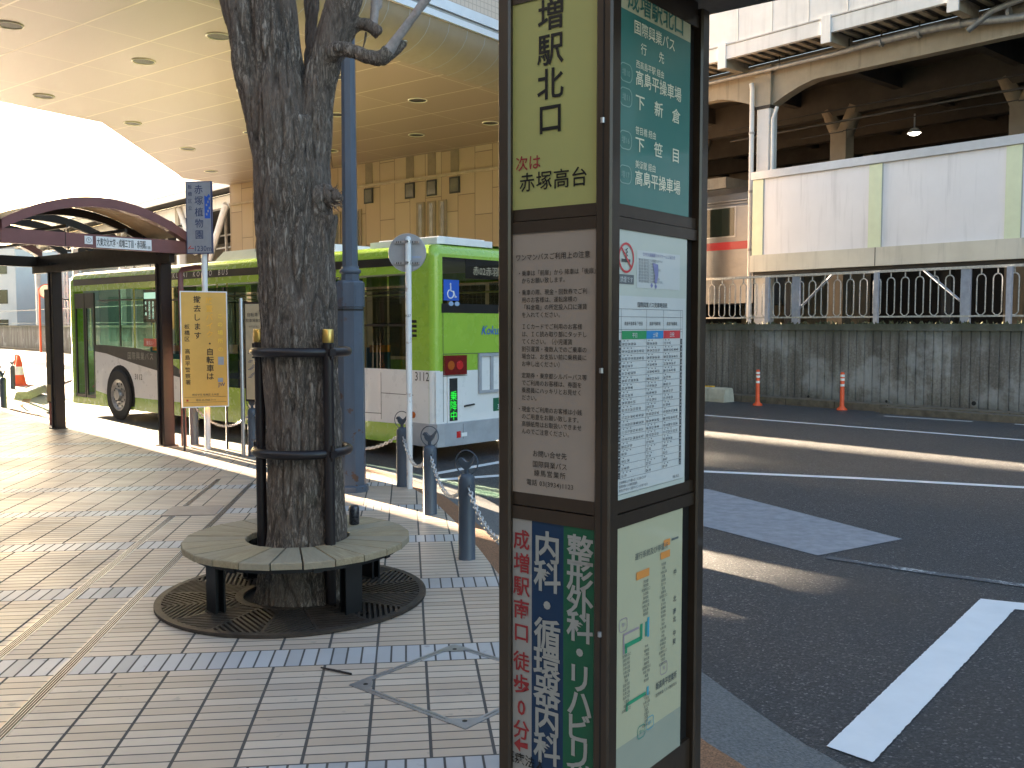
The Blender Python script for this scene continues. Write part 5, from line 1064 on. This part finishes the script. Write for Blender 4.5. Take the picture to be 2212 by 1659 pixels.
for k in range(12): mb.fbox(WP(-22 + 2.93 * k, VO + .33, 7.75), A2 * .22, N2 * 11, UP * .45, M_vdark)
vi.part('deck', mb)
for t in (.25, -4.4, -9., 5.2):
    mb = MB(); c = WP(t, 5.35, 1.6); mb.cbox(c, A2, .46, .42, 5.35, M_vcol)
    for s_ in (-1, 1): a = c + A2 * s_ * .06 + UP * 5.2; mb.tube([a, a + A2 * s_ * .36 + UP * .75], [.25, .22], M_vcol, 4)
    vi.part('column', mb)
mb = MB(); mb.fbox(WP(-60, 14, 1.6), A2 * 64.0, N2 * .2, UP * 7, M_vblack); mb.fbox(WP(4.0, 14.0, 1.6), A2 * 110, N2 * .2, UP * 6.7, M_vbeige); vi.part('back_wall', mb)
FOo = 1.6; mb = MB(); mb.fbox(WP(-60, FOo, 8.42), A2 * 134, N2 * .12, UP * .33, M_vwhite); mb.fbox(WP(-60, FOo - .02, 8.76), A2 * 134, N2 * .14, UP * .03, M_vgrey); mb.fbox(WP(-60, FOo + .02, 8.79), A2 * 72, N2 * .12, UP * 2.4, M_vwhite); mb.fbox(WP(12, FOo + .02, 8.79), A2 * 62, N2 * .12, UP * .85, M_vwhite)
k = -24.
while k < 12: mb.fbox(WP(k, FOo + .012, 8.79), A2 * .02, N2 * .01, UP * 2.4, M_vgrey); k += 1.0
vi.part('fascia', mb)
mb = MB(); k = -24.
mb.fbox(WP(-60, FOo + .12, 8.50), A2 * 134, N2 * 1.2, UP * .03, M_vdark)
while k < 30: mb.fbox(WP(k, FOo + .13, 8.455), A2 * .13, N2 * .9, UP * .045, M_vbeige); k += .30
vi.part('canopy_underside', mb)
for i in range(-7, 22):
    t = 1.47 - 2.93 * i if i > -7 else 1.47 + 20.5; mb = MB(); mb.fbox(WP(t - .12, FOo - .03, 8.20), A2 * .24, N2 * .05, UP * .62, M_vwhite); mb.fbox(WP(t - .10, FOo + .02, 8.22), A2 * .20, N2 * .98, UP * .27, M_vbeige)
    if -30 < t < 40: vi.part('bracket', mb)
mb = MB(); pz_ = [(3.5, 8.17), (1, 8.15), (-1.2, 8.15), (-2.2, 8.19), (-3.6, 8.20), (-4.4, 8.14), (-5.4, 8.00), (-8, 8.0), (-14, 8.0)]; mb.tube([WP(t, 2.38, z) for t, z in pz_], [.055, .055, .06, .085, .095, .085, .085, .09, .09], M_pipe, 10)
for t in (2.5, .3, -1.6, -2.4, -3.3, -4.2, -5.2): mb.tube([WP(t, 2.38, 8.10), WP(t, 2.38, 8.42)], .018, M_vdark, 6); mb.tube([WP(t - .03, 2.38, 8.16), WP(t + .03, 2.38, 8.16)], .11 if t < -2 else .075, M_pipe, 10)
mb.tube([WP(-4.4, 2.3, 7.95), WP(-4.9, 2.3, 8.25), WP(-5.6, 2.3, 8.36), WP(-9, 2.3, 8.36)], .07, M_pipe, 8); vi.part('pipe', mb)
mb = MB(); mb.tube([WP(1.12, 2.42, 1.7), WP(1.12, 2.42, 7.75), WP(1.15, 2.42, 7.9)], .062, M_vwhite, 10)
for zz in (3.6, 5.1, 6.6): mb.lathe([(.075, 0), (.075, .06)], WP(1.12, 2.42, zz), M_vgrey, 10)
vi.part('drainpipe', mb); mb = MB(); mb.tube([WP(.50, 2.45, 5.6), WP(.50, 2.45, 6.9), WP(.42, 2.5, 7.2)], .05, M_vwhite, 8); vi.part('drainpipe', mb)
for t in bays[8:11]:
    for p, q in (((t - .3, 8.2), (t - 2.4, 5.6)), ((t - 6.4, 7.9), (t - 4.2, 5.2))): mb = MB(); mb.tube([WP(p[0], VO - .05, p[1]), WP(q[0], VO - .05, q[1])], .20, M_vwhite, 4); vi.part('brace', mb)
mb = MB()
for i, zz in enumerate((4.6, 5.4, 6.2, 7.0)): mb.tube([WP(16, 4.5 + i * .4, zz), WP(60, 4.5 + i * .4, zz)], .06, M_vgrey, 5)
for t in range(18, 60, 3): mb.cbox(WP(t, 5.2, 1.6), A2, .12, .12, 6.5, M_vgrey)
vi.part('cable_rack', mb)
mb = MB()
for k in range(16):
    t = -9 + k * .62; a = WP(t, 4.4, 6.75 - .22 * math.sin(k * .5) * .2); mb.tube([a, a + A2 * .62], .014, M_vblack, 5)
mb.tube([WP(3, 4.1, 6.9), WP(-4, 4.1, 6.95), WP(-12, 4.1, 6.9)], .03, M_vdark, 6); mb.tube([WP(3, 4.0, 7.2), WP(-12, 4.0, 7.25)], .02, M_vblack, 6); vi.part('cable', mb)
def lampthing(p, r_, lb):
    t_ = Thing('platform_lamp', lb, 'lamp', p); m_ = MB(); m_.lathe([(.02, .5), (.02, .14), (r_ * .5, .12), (r_, .0)], p, M_vgrey, 16); t_.part('lamp_shade', m_); m_ = MB(); m_.lathe([(r_ * .85, -.005), (r_ * .5, -.05), (.01, -.07)], p, M_lamp, 16); t_.part('bulb', m_)
lampthing(WP(-1.45, 6.0, 6.72), .19, 'lit lamp hanging in the dark space under the viaduct'); lampthing(WP(-2.62, 4.75, 5.55), .06, 'tiny lit lamp on the flared viaduct column')
# train
tr = Thing('train', 'silver train with dark red stripe behind the viaduct column', 'train', WP(6, 6, 1.65)); TO = 6.0; t0, t1 = 3.5, 23.
mb = MB(); prf = [(0, 2.35), (0, 5.35), (.12, 5.75), (.5, 6.0), (1.4, 6.08), (2.3, 6.0), (2.68, 5.75), (2.8, 5.35), (2.8, 2.35)]; mb.prism([WP(t0, TO + o, z) for o, z in prf], A2 * (t1 - t0), M_train)
mb.fbox(WP(t0 + .01, TO - .012, 4.02), A2 * (t1 - t0 - .02), N2 * .012, UP * .24, M_tred)
for zz in (3.0, 3.25, 3.5, 3.72, 5.28, 5.42, 5.5): mb.fbox(WP(t0 + .01, TO - .016, zz), A2 * (t1 - t0 - .02), N2 * .016, UP * .03, M_train)
mb.text('8342', WP(5.95, TO - .014, 4.92), -A2, UP, .2, M_ink); tr.part('body', mb)
for k in range(5):
    t = 4.15 + k * 3.6; mb = MB(); mb.fbox(WP(t, TO - .02, 4.40), A2 * 1.15, N2 * .02, UP * .95, M_steel); wo = tr.part('window', mb); mb = MB(); mb.fbox(WP(t + .04, TO - .026, 4.44), A2 * 1.07, N2 * .005, UP * .87, M_twin); tr.part('pane', mb, wo)
for t in (5.6, 17.): mb = MB(); mb.fbox(WP(t, TO + .4, 1.75), A2 * 2.6, N2 * 2., UP * .6, M_vblack); tr.part('bogie', mb)
mb = MB(); mb.fbox(WP(5, TO + .6, 6.05), A2 * 3, N2 * 1.6, UP * .35, M_vgrey); tr.part('roof_unit', mb)

# delineators and block
dl = Thing('delineator_post', 'orange delineator post with white bands, the one nearer the concrete block', 'delineator', (0, 0, 0), 'orange delineator posts by the retaining wall')
mb = MB(); mb.lathe([(.11, 0), (.10, .03), (.06, .06), (.045, .10), (.042, .78), (.03, .80)], (0, 0, 0), M_orange, 16); po = dl.part('post', mb)
for zz in (.50, .62, .70): mb = MB(); mb.lathe([(.0445, zz), (.0445, zz + .05)], (0, 0, 0), M_reflect, 16); dl.part('reflective_band', mb)
dl.o.location = (5.5, 21.19, -.125); dup(dl.o, (6.98, 20.01, -.125), 'orange delineator post with white bands, the one farther from the concrete block')
cb = MB(); c = WP(-.28, -.32, -.128); cb.prism([c + N2 * x + UP * z for x, z in ((-.2, 0), (-.2, .08), (-.15, .30), (-.11, .33), (.11, .33), (.15, .30), (.2, .08), (.2, 0))], A2 * 2.6, mat('dirty_white_concrete', (.50, .46, .36), .8, 0, .2, 4, .3, 60, streak=.4)); cb.fbox(c + A2 * .45 + UP * .331 - N2 * .06, A2 * .2, N2 * .12, UP * .03, mat('yellow_block_paint', (.70, .40, .05), .5)); cb.lathe([(.03, .33), (.03, .38)], c + A2 * .65, M_dark, 8)
solid('barrier_block', cb, 'dirty white concrete barrier block lying by the retaining wall', 'barrier', c)

# ================================================================== far left: cones, kerb block, mirror, mast
cn0 = Thing('traffic_cone', 'red slim traffic cone with pale band beside the bollard at far left', 'traffic cone', (0, 0, 0), 'red traffic cones at the far kerb')
mb = MB(); mb.lathe([(.21, 0), (.21, .03), (.17, .05), (.165, .08), (.05, .80), (.03, .84)], (0, 0, 0), M_orange, 18); cn0.part('body', mb); mb = MB(); mb.lathe([(.133, .30), (.094, .53)], (0, 0, 0), M_reflect, 18); cn0.part('reflective_band', mb)
cn0.o.location = (-13.63, 26.22, 0); dup(cn0.o, (-14.2, 27.2, 0), 'red traffic cone half hidden behind the bollard at the picture edge')
kbk = MB(); a, b = V((-11.05, 21.35, .0)), V((-11.95, 24.0, .0)); d = (b - a).normalized(); w_ = V((-d.y, d.x, 0)); kbk.prism([a - w_ * .17 + UP * 0, a - w_ * .13 + UP * .15, a - w_ * .09 + UP * .17, a + w_ * .09 + UP * .17, a + w_ * .13 + UP * .15, a + w_ * .17], (b - a), M_kerb); solid('kerb_block', kbk, 'loose stone kerb block on the bright pavement by the red cones', 'kerb block', a)
mr = Thing('traffic_mirror', 'round convex traffic mirror on an orange pole by the far wall', 'traffic mirror', WP(55.5, -.6, -.13)); c = WP(55.5, -.6, -.13); mb = MB(); mb.lathe([(.07, 0), (.07, 4.3)], c, M_orange, 12); mr.part('pole', mb)
mb = MB(); q = c + UP * 4.1 + A2 * -.0; u_ = V((.9, .43, 0)); nn = V((.43, -.9, 0)); mb.prism([q + u_ * (.45 + .5 * math.cos(R(a))) + UP * (.5 * math.sin(R(a))) for a in range(0, 360, 20)], nn * .06, M_orange); mr.part('housing', mb); mb = MB(); mb.prism([q + u_ * (.45 + .44 * math.cos(R(a))) + UP * (.44 * math.sin(R(a))) + nn * .062 for a in range(0, 360, 20)], nn * .01, mat('mirror_glass', (.85, .85, .85), .05, 1., .02)); mr.part('mirror', mb)
mt = Thing('catenary_mast', 'pale lattice railway mast rising behind the far retaining wall', 'mast', WP(58, 1.6, 1.6)); c = WP(58, 1.6, 1.6); mb = MB()
for dx in (-.35, .35):
    for dy in (-.2, .2): mb.fbox(c + A2 * dx + N2 * dy, A2 * .08, N2 * .08, UP * 8.5, M_vwhite)
for k in range(11):
    z = k * .75
    for dy in (-.2, .24): mb.tube([c + A2 * -.33 + N2 * dy + UP * z, c + A2 * .38 + N2 * dy + UP * (z + .75)], .03, M_vwhite, 4); mb.tube([c + A2 * .38 + N2 * dy + UP * z, c + A2 * -.33 + N2 * dy + UP * (z + .75)], .03, M_vwhite, 4)
mt.part('lattice', mb); mb = MB()
for z in (4.4, 5.6, 7.4): mb.tube([c + UP * z, c + UP * z - A2 * 8], .06, M_vwhite, 5)
mt.part('cross_arm', mb)

# ================================================================== buildings outside the view, some added to shape sun and shade
sdir = V((-.660, .751, 0)); nrgt = V((.751, .660, 0)); L0_ = V((-2.76, 10.27, 0)); M_ob = mat('shade_block_wall', (.42, .39, .35), .8, 0, .1, 1)
def block(name, label, t, w0, w1, depth, h, z0=0., sun_slab_r=None, sun_slab_l=None):  # off-view sun blocker; raised slabs cut the light beside it
    o = L0_ + sdir * t + nrgt * w0; b = Thing(name, label, 'building', o); m_ = MB(); m_.fbox(o + UP * z0, nrgt * (w1 - w0), sdir * depth, UP * (h - z0), M_ob)
    if sun_slab_r: m_.fbox(o + nrgt * (w1 - w0) + UP * sun_slab_r[1], nrgt * sun_slab_r[0], sdir * depth, UP * (h - sun_slab_r[1]), M_ob)
    if sun_slab_l: m_.fbox(o + UP * sun_slab_l[1], nrgt * -sun_slab_l[0], sdir * depth, UP * (h - sun_slab_l[1]), M_ob)
    b.part('wall', m_)
    for i in range(max(1, int((w1 - w0) / 2.4))):
        for j in range(int((h - z0) / 3.2)):
            m_ = MB(); m_.fbox(o + nrgt * (.5 + 2.4 * i) - sdir * .02 + UP * (z0 + 1.1 + 3.2 * j), nrgt * min(1.5, w1 - w0 - .8), sdir * .02, UP * 1.6, M_twin); b.part('window', m_)  # made-up windows dressing the added blockers
block('shade_building', 'unseen pale building added left of the plaza for shade, with a sun-trimming side slab', 24, -9.5, 0, 8, 14, 0, (1.9, 6.18))  # added out of view: shades the plaza, raised slab ends the near sun patch
block('shade_tower', 'slim unseen tower added beyond the left edge to split the road sunlight', 85, 6.15, 7.85, 6, 27, 0, None, (1.5, 15.3))  # added out of view to break the far-lane sun into strips
# pale low building along the left side of the plaza, and pale blocks far behind the shelter
o = V((-24, -4, 0)); b = Thing('plaza_building', 'low grey building along the far left side of the plaza beyond the view', 'building', o); m_ = MB(); m_.fbox(o, V((0, 25, 0)), V((-7, 0, 0)), UP * 11, mat('plaza_wall', (.16, .14, .12), .8, 0, .15, 1)); b.part('wall', m_)
for i in range(8):
    for z0, h in ((.4, 2.3), (4.2, 1.6), (7.6, 1.6)): m_ = MB(); m_.fbox(o + V((0, .6 + 3 * i, z0)), V((0, 2.2, 0)), V((.02, 0, 0)), UP * h, M_twin); b.part('window', m_)
def farblock(lab, x0, y, w, h, m):
    o = V((x0, y, -.1)); b = Thing('apartment_building', lab, 'building', o); m_ = MB(); m_.fbox(o, V((w, -w * .3, 0)), V((3, 8, 0)), UP * h, m); m_.fbox(o + UP * h, V((w, -w * .3, 0)), V((3, 8, 0)), UP * .4, M_vgrey); b.part('wall', m_)
    e = V((w, -w * .3, 0)).normalized(); f_ = V((-e.y, e.x, 0)) * -1
    for i in range(int(w / 2.6)):
        for j in range(int(h / 3)): m_ = MB(); m_.fbox(o + e * (.6 + 2.6 * i) + UP * (1 + 3 * j), e * 1.5, f_ * .05, UP * 1.4, M_twin); b.part('window', m_)
M_pale = mat('pale_building_wall', (.62, .60, .56), .8, 0, .06, .5)
farblock('pale distant building seen under the shelter roof at far left', -63, 100, 13, 9.5, M_pale); farblock('pale distant building seen between the shelter posts', -49, 104, 9, 8, M_pale)
# shops on the near side of the plaza, behind the photographer
nb = V((.607, .794, 0)); tb = V((.794, -.607, 0)); o = nb * -6.5 - tb * 15; b = Thing('shop_building', 'grey brown shop building along the near side of the plaza', 'building', o)
m_ = MB(); m_.fbox(o, tb * 24, nb * -8, UP * 11, mat('shop_wall', (.36, .31, .26), .7, 0, .15, 1)); b.part('wall', m_)
for i in range(8):
    for z0, h in ((.4, 2.3), (4.2, 1.6), (7.6, 1.6)): m_ = MB(); m_.fbox(o + tb * (.6 + 3 * i) + nb * 0 + UP * z0, tb * 2.2, nb * .02, UP * h, M_twin); b.part('window', m_)

bpy.data.objects.remove(_TO)
